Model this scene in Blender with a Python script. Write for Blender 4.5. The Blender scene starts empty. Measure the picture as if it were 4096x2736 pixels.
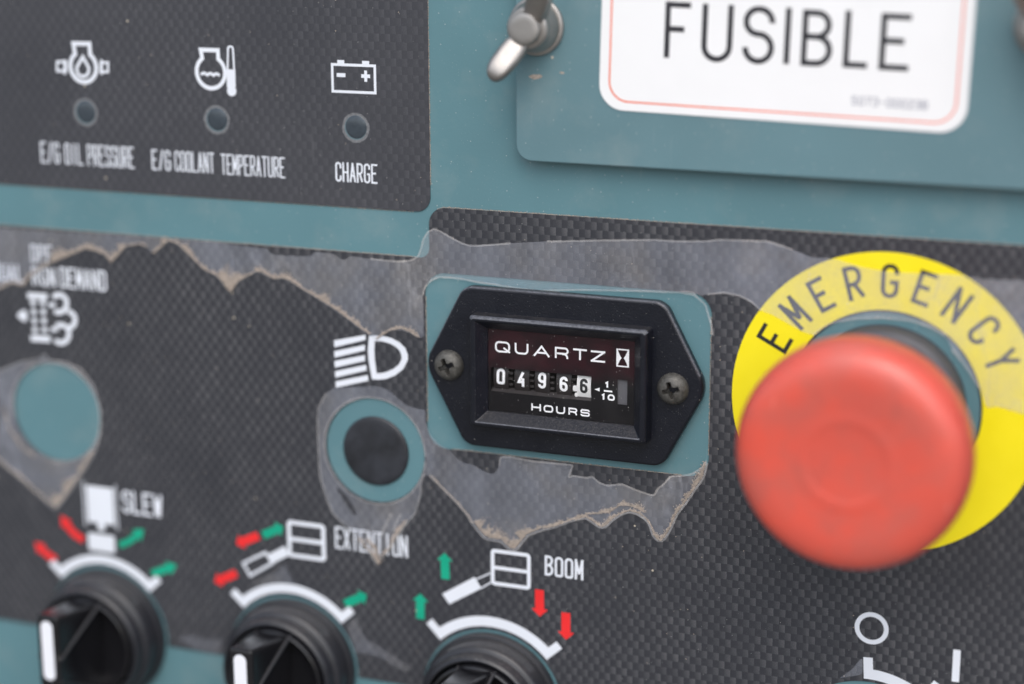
import bpy, bmesh, math, random
from mathutils import Matrix, Vector
random.seed(7)
SC = bpy.context.scene
COL = SC.collection
MM = 0.001
PI = math.pi

# ------------------------------------------------------------------ camera
# panel frame in millimetres: u right, v up, w out of the panel; world = (u, -w, v)
CAM = (138.60, 96.12, 355.62)
R = ((0.932074222718926, -0.0037755059213288797, -0.36224768998286),
     (-0.08505643335688787, 0.9697128084803202, -0.2289595427445687),
     (0.3521406629281622, 0.2442187843394416, 0.9035231811570955))
FPX = 7619.17                                    # focal length in photograph pixels
cam_d = bpy.data.cameras.new('camera')
cam_d.sensor_width = 36.0
cam_d.lens = FPX / 4096 * 36
cam_d.clip_start = 0.01
cam_d.clip_end = 50
cam_d.dof.use_dof = True
cam_d.dof.focus_distance = 0.3865
cam_d.dof.aperture_fstop = 4.8
cam = bpy.data.objects.new('camera', cam_d)
COL.objects.link(cam)
P2W = Matrix(((1, 0, 0), (0, 0, -1), (0, 1, 0)))
rw = P2W @ Matrix(R).transposed()
cam.matrix_world = Matrix.Translation(P2W @ Vector(CAM) * MM) @ rw.to_4x4()
SC.camera = cam

# ------------------------------------------------------------------ light: bright overcast sky
SUN_EL, SUN_AZ = 52, 25          # sun high, in front of the panel and a little to its right
world = bpy.data.worlds.new('World')
SC.world = world
world.use_nodes = True
wn = world.node_tree
bg = wn.nodes['Background']
sky = wn.nodes.new('ShaderNodeTexSky')
sky.sky_type = 'NISHITA'
sky.sun_disc = False
sky.sun_elevation = math.radians(SUN_EL)
sky.sun_rotation = math.radians(180 - SUN_AZ)
sky.air_density = 1.0
sky.dust_density = 3.0
sky.ozone_density = 1.0
hs = wn.nodes.new('ShaderNodeHueSaturation')
hs.inputs['Saturation'].default_value = 0.55
wn.links.new(sky.outputs[0], hs.inputs['Color'])
wtc = wn.nodes.new('ShaderNodeTexCoord')        # below the horizon: plain pale grey, added as bounce light from unseen ground
wsp = wn.nodes.new('ShaderNodeSeparateXYZ')
wn.links.new(wtc.outputs['Generated'], wsp.inputs[0])
wmr = wn.nodes.new('ShaderNodeMapRange')
wmr.inputs['From Min'].default_value = -.04
wmr.inputs['From Max'].default_value = .02
wn.links.new(wsp.outputs[2], wmr.inputs['Value'])
wmx = wn.nodes.new('ShaderNodeMix')
wmx.data_type = 'RGBA'
wn.links.new(wmr.outputs[0], wmx.inputs[0])
wmx.inputs[6].default_value = (1.05, 1.02, .98, 1)
wn.links.new(hs.outputs[0], wmx.inputs[7])
wn.links.new(wmx.outputs[2], bg.inputs['Color'])
bg.inputs['Strength'].default_value = 0.15
sun_d = bpy.data.lights.new('sun', 'SUN')
sun_d.energy = 0.8
sun_d.angle = math.radians(75)
sun_d.color = (1.0, 0.97, 0.93)
sun = bpy.data.objects.new('sun', sun_d)
COL.objects.link(sun)
el, az = math.radians(SUN_EL), math.radians(SUN_AZ)
sdir = Vector((math.sin(az) * math.cos(el), -math.cos(az) * math.cos(el), math.sin(el)))
sun.rotation_euler = (-sdir).to_track_quat('-Z', 'Y').to_euler()
sun.location = sdir * 2

SC.view_settings.view_transform = 'Standard'
SC.view_settings.look = 'None'
SC.view_settings.gamma = 1
SC.view_settings.exposure = 0.66
SC.view_settings.use_curve_mapping = False
SC.cycles.use_denoising = True
SC.cycles.max_bounces = 8
SC.cycles.transparent_max_bounces = 16


# ------------------------------------------------------------------ photograph pixel -> panel point
def px(p, w=0.0):
    d = ((p[0] - 2048) / FPX, -(p[1] - 1368) / FPX, -1.0)
    dd = [sum(R[k][j] * d[k] for k in range(3)) for j in range(3)]
    s = (w - CAM[2]) / dd[2]
    return (CAM[0] + dd[0] * s, CAM[1] + dd[1] * s)


K = 1024 / 2347


def T(c, r, x, y):
    return (c * 1024 + x * K, r * 684 + y * K)


def PT(c, r, pts, w=0.0):
    return [px(T(c, r, x, y), w) for x, y in pts]


def mz(x, y):
    return (1660 + .5229 * x, 1080 + .5229 * y)


def z5(x, y):
    return (1930 + .2683 * x, 1440 + .2683 * y)


def z8(x, y):
    return (x * .5111, 2000 + y * .5111)


def r6(x, y):
    return (2800 + .8926 * x, 900 + .8926 * y)


# ------------------------------------------------------------------ materials
class NT:
    def __init__(s, name):
        s.m = bpy.data.materials.new(name)
        s.m.use_nodes = True
        s.t = s.m.node_tree
        s.b = s.t.nodes['Principled BSDF']
        s.out = s.t.nodes['Material Output']
        s.tc = s.t.nodes.new('ShaderNodeTexCoord')

    def n(s, typ, **kw):
        o = s.t.nodes.new(typ)
        for k, v in kw.items():
            setattr(o, k, v)
        return o

    def set(s, sock, v):
        if hasattr(v, 'is_output') or isinstance(v, bpy.types.NodeSocket):
            s.t.links.new(v, sock)
        else:
            sock.default_value = v

    def math(s, op, a, b=0.0, c=0.0):
        o = s.n('ShaderNodeMath', operation=op)
        s.set(o.inputs[0], a)
        s.set(o.inputs[1], b)
        s.set(o.inputs[2], c)
        return o.outputs[0]

    def noise(s, scale, detail=2.0, rough=.5, vec=None, stretch=None):
        o = s.n('ShaderNodeTexNoise')
        o.inputs['Scale'].default_value = scale
        o.inputs['Detail'].default_value = detail
        o.inputs['Roughness'].default_value = rough
        v = vec or s.tc.outputs['Object']
        if stretch:
            mp = s.n('ShaderNodeMapping')
            mp.inputs['Scale'].default_value = stretch[:3]
            if len(stretch) > 3:
                mp.inputs['Rotation'].default_value = (0, 0, stretch[3])
            s.t.links.new(v, mp.inputs['Vector'])
            v = mp.outputs[0]
        s.t.links.new(v, o.inputs['Vector'])
        return o.outputs['Fac']

    def voro(s, scale):
        o = s.n('ShaderNodeTexVoronoi')
        o.inputs['Scale'].default_value = scale
        s.t.links.new(s.tc.outputs['Object'], o.inputs['Vector'])
        return o

    def ramp(s, f, lo, hi, a=0.0, b=1.0):
        o = s.n('ShaderNodeMapRange')
        o.clamp = True
        s.set(o.inputs['Value'], f)
        o.inputs['From Min'].default_value = lo
        o.inputs['From Max'].default_value = hi
        o.inputs['To Min'].default_value = a
        o.inputs['To Max'].default_value = b
        return o.outputs[0]

    def mix(s, f, a, b):
        o = s.n('ShaderNodeMix', data_type='RGBA')
        s.set(o.inputs[0], f)
        for i, v in ((6, a), (7, b)):
            if isinstance(v, (tuple, list)):
                v = (*v[:3], 1)
            s.set(o.inputs[i], v)
        return o.outputs[2]

    def bump(s, h, strength=.3, dist=.0001):
        o = s.n('ShaderNodeBump')
        o.inputs['Strength'].default_value = strength
        o.inputs['Distance'].default_value = dist
        s.t.links.new(h, o.inputs['Height'])
        s.t.links.new(o.outputs[0], s.b.inputs['Normal'])
        return o.outputs[0]

    def base(s, c=None, rough=None, metal=None, spec=None):
        if c is not None:
            s.set(s.b.inputs['Base Color'], (*c, 1) if isinstance(c, tuple) else c)
        if rough is not None:
            s.set(s.b.inputs['Roughness'], rough)
        if metal is not None:
            s.set(s.b.inputs['Metallic'], metal)
        if spec is not None:
            s.set(s.b.inputs['Specular IOR Level'], spec)
        return s

    def specks(s, cell, r, dens, seedscale=1.0):
        """mask of scattered dust grains: cell = grains per metre, r = radius as a share of the cell"""
        v = s.voro(cell)
        inside = s.math('LESS_THAN', v.outputs['Distance'], r)
        sep = s.n('ShaderNodeSeparateColor')
        s.t.links.new(v.outputs['Color'], sep.inputs[0])
        keep = s.math('LESS_THAN', sep.outputs[0], dens)
        return s.math('MULTIPLY', inside, keep)


DUST = (.42, .36, .29)


def mat_teal(name, tint):
    m = NT(name)
    big = m.noise(28, 3)
    c = m.mix(m.ramp(big, .3, .7), tuple(x * .93 for x in tint), tuple(x * 1.07 for x in tint))
    haze = m.ramp(m.noise(75, 4, .6), .52, .75, 0, .16)
    c = m.mix(haze, c, (.36, .38, .36))
    c = m.mix(m.specks(520, .05, .4), c, (.40, .45, .44))
    c = m.mix(m.specks(2200, .12, .2), c, (.26, .33, .34))
    dk = m.ramp(m.noise(1400, 3, .7), .70, .76, 0, .3)
    c = m.mix(dk, c, (.05, .10, .11))
    c = m.mix(m.specks(900, .10, .25), c, (.34, .40, .40))
    c = m.mix(m.specks(160, .05, .25), c, (.52, .46, .38))
    scr = m.math('MULTIPLY', m.ramp(m.noise(420, 2, .5, stretch=(1, .06, 1, .9)), .70, .74, 0, .22), m.ramp(m.noise(60, 2), .5, .62))
    c = m.mix(scr, c, (.4, .46, .46))
    m.base(c, m.ramp(m.noise(120, 3), .3, .7, .36, .52), 0, .5)
    m.bump(m.noise(1500, 2), .10, .0002)
    return m.m


def mat_weave(name, haze, contrast, tintd=(.0215, .0235, .0305), tintb=(.096, .097, .104)):
    m = NT(name)
    PX, PY = 2.4763 * MM, 3.2749 * MM
    sp = m.n('ShaderNodeSeparateXYZ')
    m.t.links.new(m.tc.outputs['Object'], sp.inputs[0])
    wob = m.math('MULTIPLY', m.math('SUBTRACT', m.noise(900, 2), .5), .00022)
    wob2 = m.math('MULTIPLY', m.math('SUBTRACT', m.noise(1100, 2, .5, stretch=(1, 1.3, 1, .6)), .5), .0002)
    x = m.math('DIVIDE', m.math('SUBTRACT', m.math('ADD', sp.outputs[0], wob), 29.48 * MM), PX / 2)
    y = m.math('DIVIDE', m.math('ADD', m.math('ADD', sp.outputs[1], wob2), 40.81 * MM), PY / 2)
    i, j = m.math('FLOOR', x), m.math('FLOOR', y)
    par = m.math('FLOORED_MODULO', m.math('ADD', i, j), 2.0)
    bright = m.math('LESS_THAN', par, .5)
    fx, fy = m.math('FRACT', x), m.math('FRACT', y)
    grad = m.ramp(m.math('ADD', fx, m.math('MULTIPLY', fy, .25)), -.1, 1.0, .12, 1.0)
    cell = m.n('ShaderNodeTexWhiteNoise', noise_dimensions='2D')
    cv = m.n('ShaderNodeCombineXYZ')
    m.t.links.new(i, cv.inputs[0])
    m.t.links.new(j, cv.inputs[1])
    m.t.links.new(cv.outputs[0], cell.inputs['Vector'])
    var = m.ramp(cell.outputs['Value'], 0, 1, .62, 1.1)
    g = m.math('MULTIPLY', m.math('MULTIPLY', bright, grad), var)
    gdark = m.math('MULTIPLY', m.math('SUBTRACT', 1.0, bright), m.ramp(fx, 0, 1, .0, .16))
    g = m.math('MULTIPLY', m.math('ADD', g, gdark), contrast)
    g = m.math('MULTIPLY', g, m.ramp(m.noise(33, 4, .6), .32, .62, .45, 1.15))     # rubbed and fresher areas
    grain = m.noise(4200, 3, .7)
    g = m.math('MULTIPLY', g, m.ramp(grain, .3, .7, .55, 1.4))
    c = m.mix(g, tintd, tintb)
    fine = m.ramp(m.noise(5200, 2, .7, stretch=(1, .45, 1, .8)), .55, .8, 0, .10)
    c = m.mix(fine, c, (.26, .26, .28))
    blot = m.ramp(m.noise(22, 3, .55), .3, .75, .55, 1)
    c = m.mix(m.math('MULTIPLY', blot, haze), c, (.115, .115, .125))
    scr = m.math('MULTIPLY', m.ramp(m.noise(380, 2, .5, stretch=(1, .09, 1, 1.0)), .70, .74, 0, .07), m.ramp(m.noise(50, 2), .48, .6))
    c = m.mix(scr, c, (.3, .3, .31))
    c = m.mix(m.specks(700, .07, .16), c, DUST)
    c = m.mix(m.specks(260, .06, .10), c, (.5, .45, .36))
    c = m.mix(m.specks(1700, .10, .05), c, (.5, .5, .48))
    m.base(c, m.ramp(m.noise(160, 3), .3, .7, .40, .56), 0, .33)
    m.bump(grain, .16, .00008)
    return m.m


def mat_plain(name, c, rough=.5, metal=0., spec=.5, var=.08, bumps=None, specks=0., dustup=0., vscale=60, edge_light=0.):
    m = NT(name)
    col = m.mix(m.ramp(m.noise(vscale, 3, .6), .3, .7), tuple(x * (1 - var) for x in c), tuple(min(1, x * (1 + var)) for x in c))
    if dustup:
        g = m.n('ShaderNodeNewGeometry')
        sp = m.n('ShaderNodeSeparateXYZ')
        m.t.links.new(g.outputs['True Normal'], sp.inputs[0])
        up = m.math('MULTIPLY', m.ramp(sp.outputs[2], .45, .95), m.ramp(m.noise(1900, 4, .75), .45, .68, .04, dustup))
        col = m.mix(up, col, (.17, .155, .14))
    if edge_light:        # highlight painted into the colour of upper edges
        bv = m.n('ShaderNodeBevel')
        bv.samples = 6
        bv.inputs['Radius'].default_value = .00042
        ge = m.n('ShaderNodeNewGeometry')
        dt = m.n('ShaderNodeVectorMath', operation='DOT_PRODUCT')
        m.t.links.new(bv.outputs[0], dt.inputs[0])
        m.t.links.new(ge.outputs['True Normal'], dt.inputs[1])
        s2 = m.n('ShaderNodeSeparateXYZ')
        m.t.links.new(bv.outputs[0], s2.inputs[0])
        e = m.math('MULTIPLY', m.ramp(dt.outputs['Value'], .97, .84), m.ramp(s2.outputs[2], .15, .55))
        e = m.math('MULTIPLY', e, m.ramp(m.noise(2400, 3, .7), .36, .62, .25, 1.0))
        col = m.mix(m.math('MULTIPLY', e, edge_light), col, (.24, .25, .29))
    if specks:
        col = m.mix(m.specks(2300, .11, specks), col, (.22, .22, .23))
        col = m.mix(m.specks(620, .05, specks * .5), col, (.45, .43, .40))
    m.base(col, m.ramp(m.noise(vscale * 4, 3), .3, .7, max(.03, rough - .06), rough + .06), metal, spec)
    if bumps:
        m.bump(m.noise(bumps[0], 2, .6), bumps[1], bumps[2])
    return m.m


def mat_film(name, fmin, fmax, tint=(.62, .66, .77), dirt=.25):
    m = NT(name)
    cloud = m.noise(95, 6, .68, stretch=(1, .6, 1, .5))
    f = m.ramp(cloud, .28, .74, fmin, fmax)
    warp = m.noise(55, 4, .6, stretch=(1, .45, 1, .25))
    crease = m.ramp(m.math('ABSOLUTE', m.math('SUBTRACT', warp, .5)), .0, .022, fmax * .9, 0)
    w2 = m.noise(150, 3, .6, stretch=(1, .35, 1, 1.2))
    crease2 = m.ramp(m.math('ABSOLUTE', m.math('SUBTRACT', w2, .56)), .0, .02, fmax * .6, 0)
    grains = m.math('MULTIPLY', m.ramp(m.noise(2600, 3, .75), .55, .70), m.ramp(m.noise(48, 4, .6), .46, .68, 0, 1))
    grains = m.math('MULTIPLY', grains, dirt)
    tan = m.ramp(m.noise(42, 4, .6), .46, .72, 0, .75)
    col = m.mix(tan, tint, (.66, .60, .52))
    col = m.mix(grains, col, (.55, .46, .36))
    sp = m.specks(650, .06, .12)
    col = m.mix(sp, col, (.75, .70, .62))
    m.base(col, m.ramp(m.noise(200, 3), .3, .7, .26, .5), 0, .5)
    m.bump(m.math('ADD', m.noise(140, 3), m.math('MULTIPLY', warp, 2.0)), .35, .0007)
    tr = m.n('ShaderNodeBsdfTransparent')
    mx = m.n('ShaderNodeMixShader')
    ff = m.math('ADD', f, m.math('MULTIPLY', grains, .7))
    ff = m.math('ADD', ff, m.math('MULTIPLY', m.math('ADD', crease, crease2), m.ramp(m.noise(37, 3), .48, .66, 0, .62)))
    ff = m.math('ADD', ff, m.math('MULTIPLY', sp, .45))
    sx_ = m.n('ShaderNodeSeparateXYZ')              # the film is milkier where it was stretched over the legend ring
    m.t.links.new(m.tc.outputs['Object'], sx_.inputs[0])
    ff = m.math('MULTIPLY', ff, m.ramp(m.math('ADD', sx_.outputs[0], m.math('MULTIPLY', m.noise(60, 3), .02)), .046, .066, 1.0, 1.5))
    ff = m.math('MINIMUM', ff, .97)
    m.t.links.new(ff, mx.inputs[0])
    m.t.links.new(tr.outputs[0], mx.inputs[1])
    m.t.links.new(m.b.outputs[0], mx.inputs[2])
    m.t.links.new(mx.outputs[0], m.out.inputs['Surface'])
    return m.m


def mat_glass(name, reflect=1.0, dust=.12):
    m = NT(name)
    tr = m.n('ShaderNodeBsdfTransparent')
    gl = m.n('ShaderNodeBsdfGlossy')
    gl.inputs['Roughness'].default_value = .06
    fr = m.n('ShaderNodeFresnel')
    fr.inputs['IOR'].default_value = 1.47
    a = m.n('ShaderNodeMixShader')
    m.t.links.new(m.math('MULTIPLY', fr.outputs[0], reflect), a.inputs[0])
    m.t.links.new(tr.outputs[0], a.inputs[1])
    m.t.links.new(gl.outputs[0], a.inputs[2])
    d = m.math('ADD', m.specks(1500, .11, dust), m.specks(620, .06, dust))
    d = m.math('ADD', d, m.ramp(m.noise(120, 4), .5, .8, 0, .012))
    b = m.n('ShaderNodeMixShader')
    m.t.links.new(m.math('MINIMUM', d, .85), b.inputs[0])
    m.t.links.new(a.outputs[0], b.inputs[1])
    m.base((.5, .49, .48), .8)
    m.t.links.new(m.b.outputs[0], b.inputs[2])
    m.t.links.new(b.outputs[0], m.out.inputs['Surface'])
    return m.m


TEAL = (.096, .203, .233)
M = dict(
    teal=mat_teal('teal_paint', TEAL),
    teal_cover=mat_teal('teal_cover_paint', (.110, .204, .234)),
    weave=mat_weave('carbon_print', .10, .82),
    weave_up=mat_weave('carbon_print_faded', .30, .50, (.023, .0252, .033), (.086, .088, .098)),
    white=mat_plain('white_print', (.70, .735, .80), .45, spec=.4, var=.04),
    white_lab=mat_plain('white_label', (.80, .805, .815), .4, var=.015),
    ink=mat_plain('dark_ink', (.020, .020, .026), .5),
    ink_red=mat_plain('thin_red_line', (.80, .16, .08), .5),
    ink_pale=mat_plain('grey_blue_ink', (.22, .23, .30), .5),
    red_print=mat_plain('red_print', (.76, .022, .024), .5),
    green_print=mat_plain('green_print', (.0, .33, .20), .5),
    yellow=mat_plain('yellow_vinyl', (.86, .73, .008), .4, var=.03),
    black_ink=mat_plain('black_ink', (.016, .016, .018), .5),
    red=None,
    collar=mat_plain('grey_black_collar', (.050, .051, .060), .5, specks=.06),
    bezel=mat_plain('grained_black_plastic', (.0050, .0062, .0115), .34, bumps=(2600, .5, .00012), specks=.25, dustup=.25, spec=.45, edge_light=0.),
    dial=None,
    knob=mat_plain('black_knob_plastic', (.010, .010, .012), .20, bumps=(700, .05, .0002), specks=.02),
    knob_ring=mat_plain('black_bezel_ring', (.019, .020, .025), .33, bumps=(700, .08, .0002), specks=.05, dustup=.35),
    plug=mat_plain('black_rubber_plug', (.018, .020, .026), .5, var=.5, vscale=130),
    steel=mat_plain('stainless_steel', (.40, .382, .365), .48, 1., var=.22, bumps=(420, .2, .0003)),
    screw=mat_plain('dull_zinc_screw', (.095, .092, .085), .5, .45, var=.35, vscale=900, bumps=(1800, .5, .00015), specks=.35),
    dirt=mat_plain('dried_mud', (.37, .318, .275), .95, spec=.15, var=.28, vscale=1600, bumps=(2600, .9, .0003)),
    film=mat_film('hazy_clear_film', .042, .125),
    film_thin=mat_film('thin_clear_film', .03, .07, dirt=.05),
    film_edge=mat_film('film_torn_edge', .10, .34, (.70, .69, .70), .5),
    lens=mat_plain('dark_indicator_window', (.045, .058, .072), .16, var=.15, vscale=400),
    halo=mat_plain('worn_grey_ring', (.15, .155, .165), .6, var=.3, vscale=1500),
    tealdim=mat_plain('teal_behind_window', (.11, .17, .195), .5),
    glass=mat_glass('dusty_clear_window', .32),
    wheel=mat_plain('black_number_wheel', (.016, .012, .013), .45),
    wheel_w=mat_plain('white_number_wheel', (.80, .80, .80), .45, var=.02),
    num=mat_plain('white_numeral', (.94, .95, .98), .45, var=.02),
    edge_highlight=mat_plain('painted_edge_highlight', (.075, .079, .094), .36, bumps=(2600, .6, .00012), var=.4, vscale=1500),  # sky highlight on upper bevels, painted as a lighter plastic colour
    pinion=mat_plain('brown_black_pinion', (.036, .032, .033), .45),
    grey_win=mat_plain('smoked_grey_window', (.12, .12, .135), .35),
    stripe=mat_plain('white_pointer_inlay', (.78, .80, .86), .4, var=.03),
)
# meter dial: wine red towards its top, blackish lower down
dm = NT('red_black_dial')
sp_ = dm.n('ShaderNodeSeparateXYZ')
dm.t.links.new(dm.tc.outputs['Object'], sp_.inputs[0])
redf = dm.math('MULTIPLY', dm.ramp(sp_.outputs[1], -.0010, .0022), dm.ramp(dm.noise(230, 3), .35, .65, .35, 1))
dm.base(dm.mix(redf, (.0075, .007, .009), (.032, .0062, .011)), .35, 0, .25)
M['dial'] = dm.m
# red button: faded, handled plastic with grubby patches and scuffs
rm = NT('red_plastic')
rc = rm.mix(rm.ramp(rm.noise(48, 4, .6), .34, .68), (.56, .088, .064), (.70, .085, .052))
rc = rm.mix(rm.ramp(rm.noise(85, 5, .65), .46, .68, 0, .7), rc, (.46, .105, .082))
rc = rm.mix(rm.ramp(rm.noise(130, 5, .7, stretch=(1, .5, 1, .7)), .58, .74, 0, .5), rc, (.36, .075, .06))
rc = rm.mix(rm.ramp(rm.noise(900, 2, .5, stretch=(1, .05, 1, .5)), .68, .74, 0, .35), rc, (.74, .26, .22))
rm.base(rc, rm.ramp(rm.noise(70, 4, .6), .3, .7, .26, .42), 0, .6)
rm.bump(rm.noise(700, 3), .10, .0002)
M['red'] = rm.m


# ------------------------------------------------------------------ mesh helpers
def new_mesh(name, verts, faces, smooth=False):
    me = bpy.data.meshes.new(name)
    me.from_pydata([(x * MM, y * MM, z * MM) for x, y, z in verts], [], faces)
    me.validate()
    if smooth:
        me.polygons.foreach_set('use_smooth', [True] * len(me.polygons))
        me.set_sharp_from_angle(angle=math.radians(38))
    me.update()
    return me


def obj(name, me, mat, parent=None, loc=(0, 0, 0), stuff=False):
    o = bpy.data.objects.new(name, me)
    COL.objects.link(o)
    if me is not None and mat is not None:
        me.materials.clear()
        me.materials.append(M[mat] if isinstance(mat, str) else mat)
    if parent is not None:
        o.parent = parent
        o.location = Vector(loc) * MM
    else:
        o.location = P2W @ Vector(loc) * MM
        o.rotation_euler = (PI / 2, 0, 0)
    if stuff:
        o['kind'] = 'stuff'
    return o


def tag(o, label, cat, group=None):
    o['label'] = label
    o['category'] = cat
    if group:
        o['group'] = group
    return o


def thing(name, label, cat, loc=(0, 0, 0), group=None):
    o = obj(name, None, None, None, loc)
    o.empty_display_size = .005
    return tag(o, label, cat, group)


def flat(name, loops, h=.05, bevel=0.0, z0=0.0, res=1):
    """sheet with holes: closed loops in mm, thickness h, lying on z0"""
    cu = bpy.data.curves.new(name, 'CURVE')
    cu.dimensions = '2D'
    cu.fill_mode = 'BOTH'
    for lp in loops:
        s = cu.splines.new('POLY')
        s.points.add(len(lp) - 1)
        for p, q in zip(s.points, lp):
            p.co = (q[0], q[1], 0, 1)
        s.use_cyclic_u = True
    cu.extrude = h / 2 - bevel
    if bevel:
        cu.bevel_depth = bevel
        cu.bevel_resolution = 2
        cu.offset = -bevel
    o = bpy.data.objects.new(name, cu)
    COL.objects.link(o)
    dg = bpy.context.evaluated_depsgraph_get()
    dg.update()
    me = bpy.data.meshes.new_from_object(o.evaluated_get(dg))
    bpy.data.objects.remove(o)
    bpy.data.curves.remove(cu)
    me.transform(Matrix.Scale(MM, 4) @ Matrix.Translation((0, 0, z0 + h / 2)))
    if bevel > .2:
        me.polygons.foreach_set('use_smooth', [True] * len(me.polygons))
        me.set_sharp_from_angle(angle=math.radians(32))
    me.name = name
    return me


def circle(cx, cy, r, n=72, a0=0.0):
    return [(cx + r * math.cos(a0 + 2 * PI * k / n), cy + r * math.sin(a0 + 2 * PI * k / n)) for k in range(n)]


def fillet(pts, rs, seg=7, closed=True):
    out = []
    n = len(pts)
    for k in range(n):
        p = Vector(pts[k][:2])
        r = rs[k] if isinstance(rs, (list, tuple)) else rs
        if r <= 0 or (not closed and k in (0, n - 1)):
            out.append(tuple(p))
            continue
        a, b = Vector(pts[k - 1][:2]) - p, Vector(pts[(k + 1) % n][:2]) - p
        la, lb = a.length, b.length
        if la < 1e-9 or lb < 1e-9:
            out.append(tuple(p))
            continue
        a, b = a / la, b / lb
        th = a.angle(b)
        d = min(r / max(math.tan(th / 2), .05), la * .499 if (closed or k > 1) else la * .98, lb * .499 if (closed or k < n - 2) else lb * .98)
        p0, p3 = p + a * d, p + b * d
        kk = .5523
        p1, p2 = p + a * d * (1 - kk), p + b * d * (1 - kk)
        for q in range(seg + 1):
            t = q / seg
            v = p0 * (1 - t) ** 3 + p1 * 3 * t * (1 - t) ** 2 + p2 * 3 * t * t * (1 - t) + p3 * t ** 3
            out.append((v.x, v.y))
    return out


def rrect(x0, y0, x1, y1, r):
    return fillet([(x0, y0), (x1, y0), (x1, y1), (x0, y1)], r)


def dense(pts, step=.35, amp=0.0, closed=True, sd=1):
    rnd = random.Random(sd)
    out = []
    n = len(pts)
    for k in range(n if closed else n - 1):
        a, b = Vector(pts[k]), Vector(pts[(k + 1) % n])
        m = max(1, int((b - a).length / step))
        for q in range(m):
            out.append(a.lerp(b, q / m))
    if not closed:
        out.append(Vector(pts[-1]))
    for _ in range(2):      # soften the traced corners
        o2 = []
        for k in range(len(out)):
            if not closed and k in (0, len(out) - 1):
                o2.append(out[k])
            else:
                o2.append((out[k - 1] + out[k] * 2 + out[(k + 1) % len(out)]) / 4)
        out = o2
    return [(v.x + rnd.uniform(-amp, amp), v.y + rnd.uniform(-amp, amp)) for v in out]


def strip(pts, width, closed=False, z=0.0):
    """flat stroke of even width along a polyline"""
    P = [Vector(p[:2]) for p in pts]
    q = [P[0]]
    for p in P[1:]:
        if (p - q[-1]).length > 1e-5:
            q.append(p)
    if closed and (q[0] - q[-1]).length < 1e-5:
        q.pop()
    P = q
    n = len(P)
    vs, fs = [], []
    for k in range(n):
        d1 = (P[k] - P[k - 1]).normalized() if (closed or k > 0) else None
        d2 = (P[(k + 1) % n] - P[k]).normalized() if (closed or k < n - 1) else None
        d1, d2 = d1 or d2, d2 or d1
        n1, n2 = Vector((-d1.y, d1.x)), Vector((-d2.y, d2.x))
        m = n1 + n2
        m = n1 if m.length < 1e-6 else m.normalized()
        L = width / 2 / max(.42, m.dot(n1))
        vs += [(P[k].x + m.x * L, P[k].y + m.y * L, z), (P[k].x - m.x * L, P[k].y - m.y * L, z)]
    for k in range(n if closed else n - 1):
        a, b = 2 * k, 2 * ((k + 1) % n)
        fs.append((a + 1, b + 1, b, a))
    return vs, fs


class Bag:
    """collects flat pieces of one printed mark"""

    def __init__(s):
        s.v, s.f, s.k = [], [], 0

    def add(s, vf):
        v, f = vf
        o = len(s.v)
        dz = s.k * .004
        s.v += [(a, b, c + dz) for a, b, c in v]
        s.f += [tuple(i + o for i in q) for q in f]
        s.k += 1
        return s

    def poly(s, pts):
        return s.add(([(x, y, 0) for x, y in pts], [tuple(range(len(pts)))]))

    def line(s, pts, w, closed=False):
        return s.add(strip(pts, w, closed))

    def mesh(s, name):
        # every printed mark faces out of the panel
        fs = []
        for f in s.f:
            a = sum(s.v[f[k]][0] * s.v[f[(k + 1) % len(f)]][1] - s.v[f[(k + 1) % len(f)]][0] * s.v[f[k]][1] for k in range(len(f)))
            fs.append(f if a > 0 else f[::-1])
        return new_mesh(name, s.v, fs)


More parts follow.
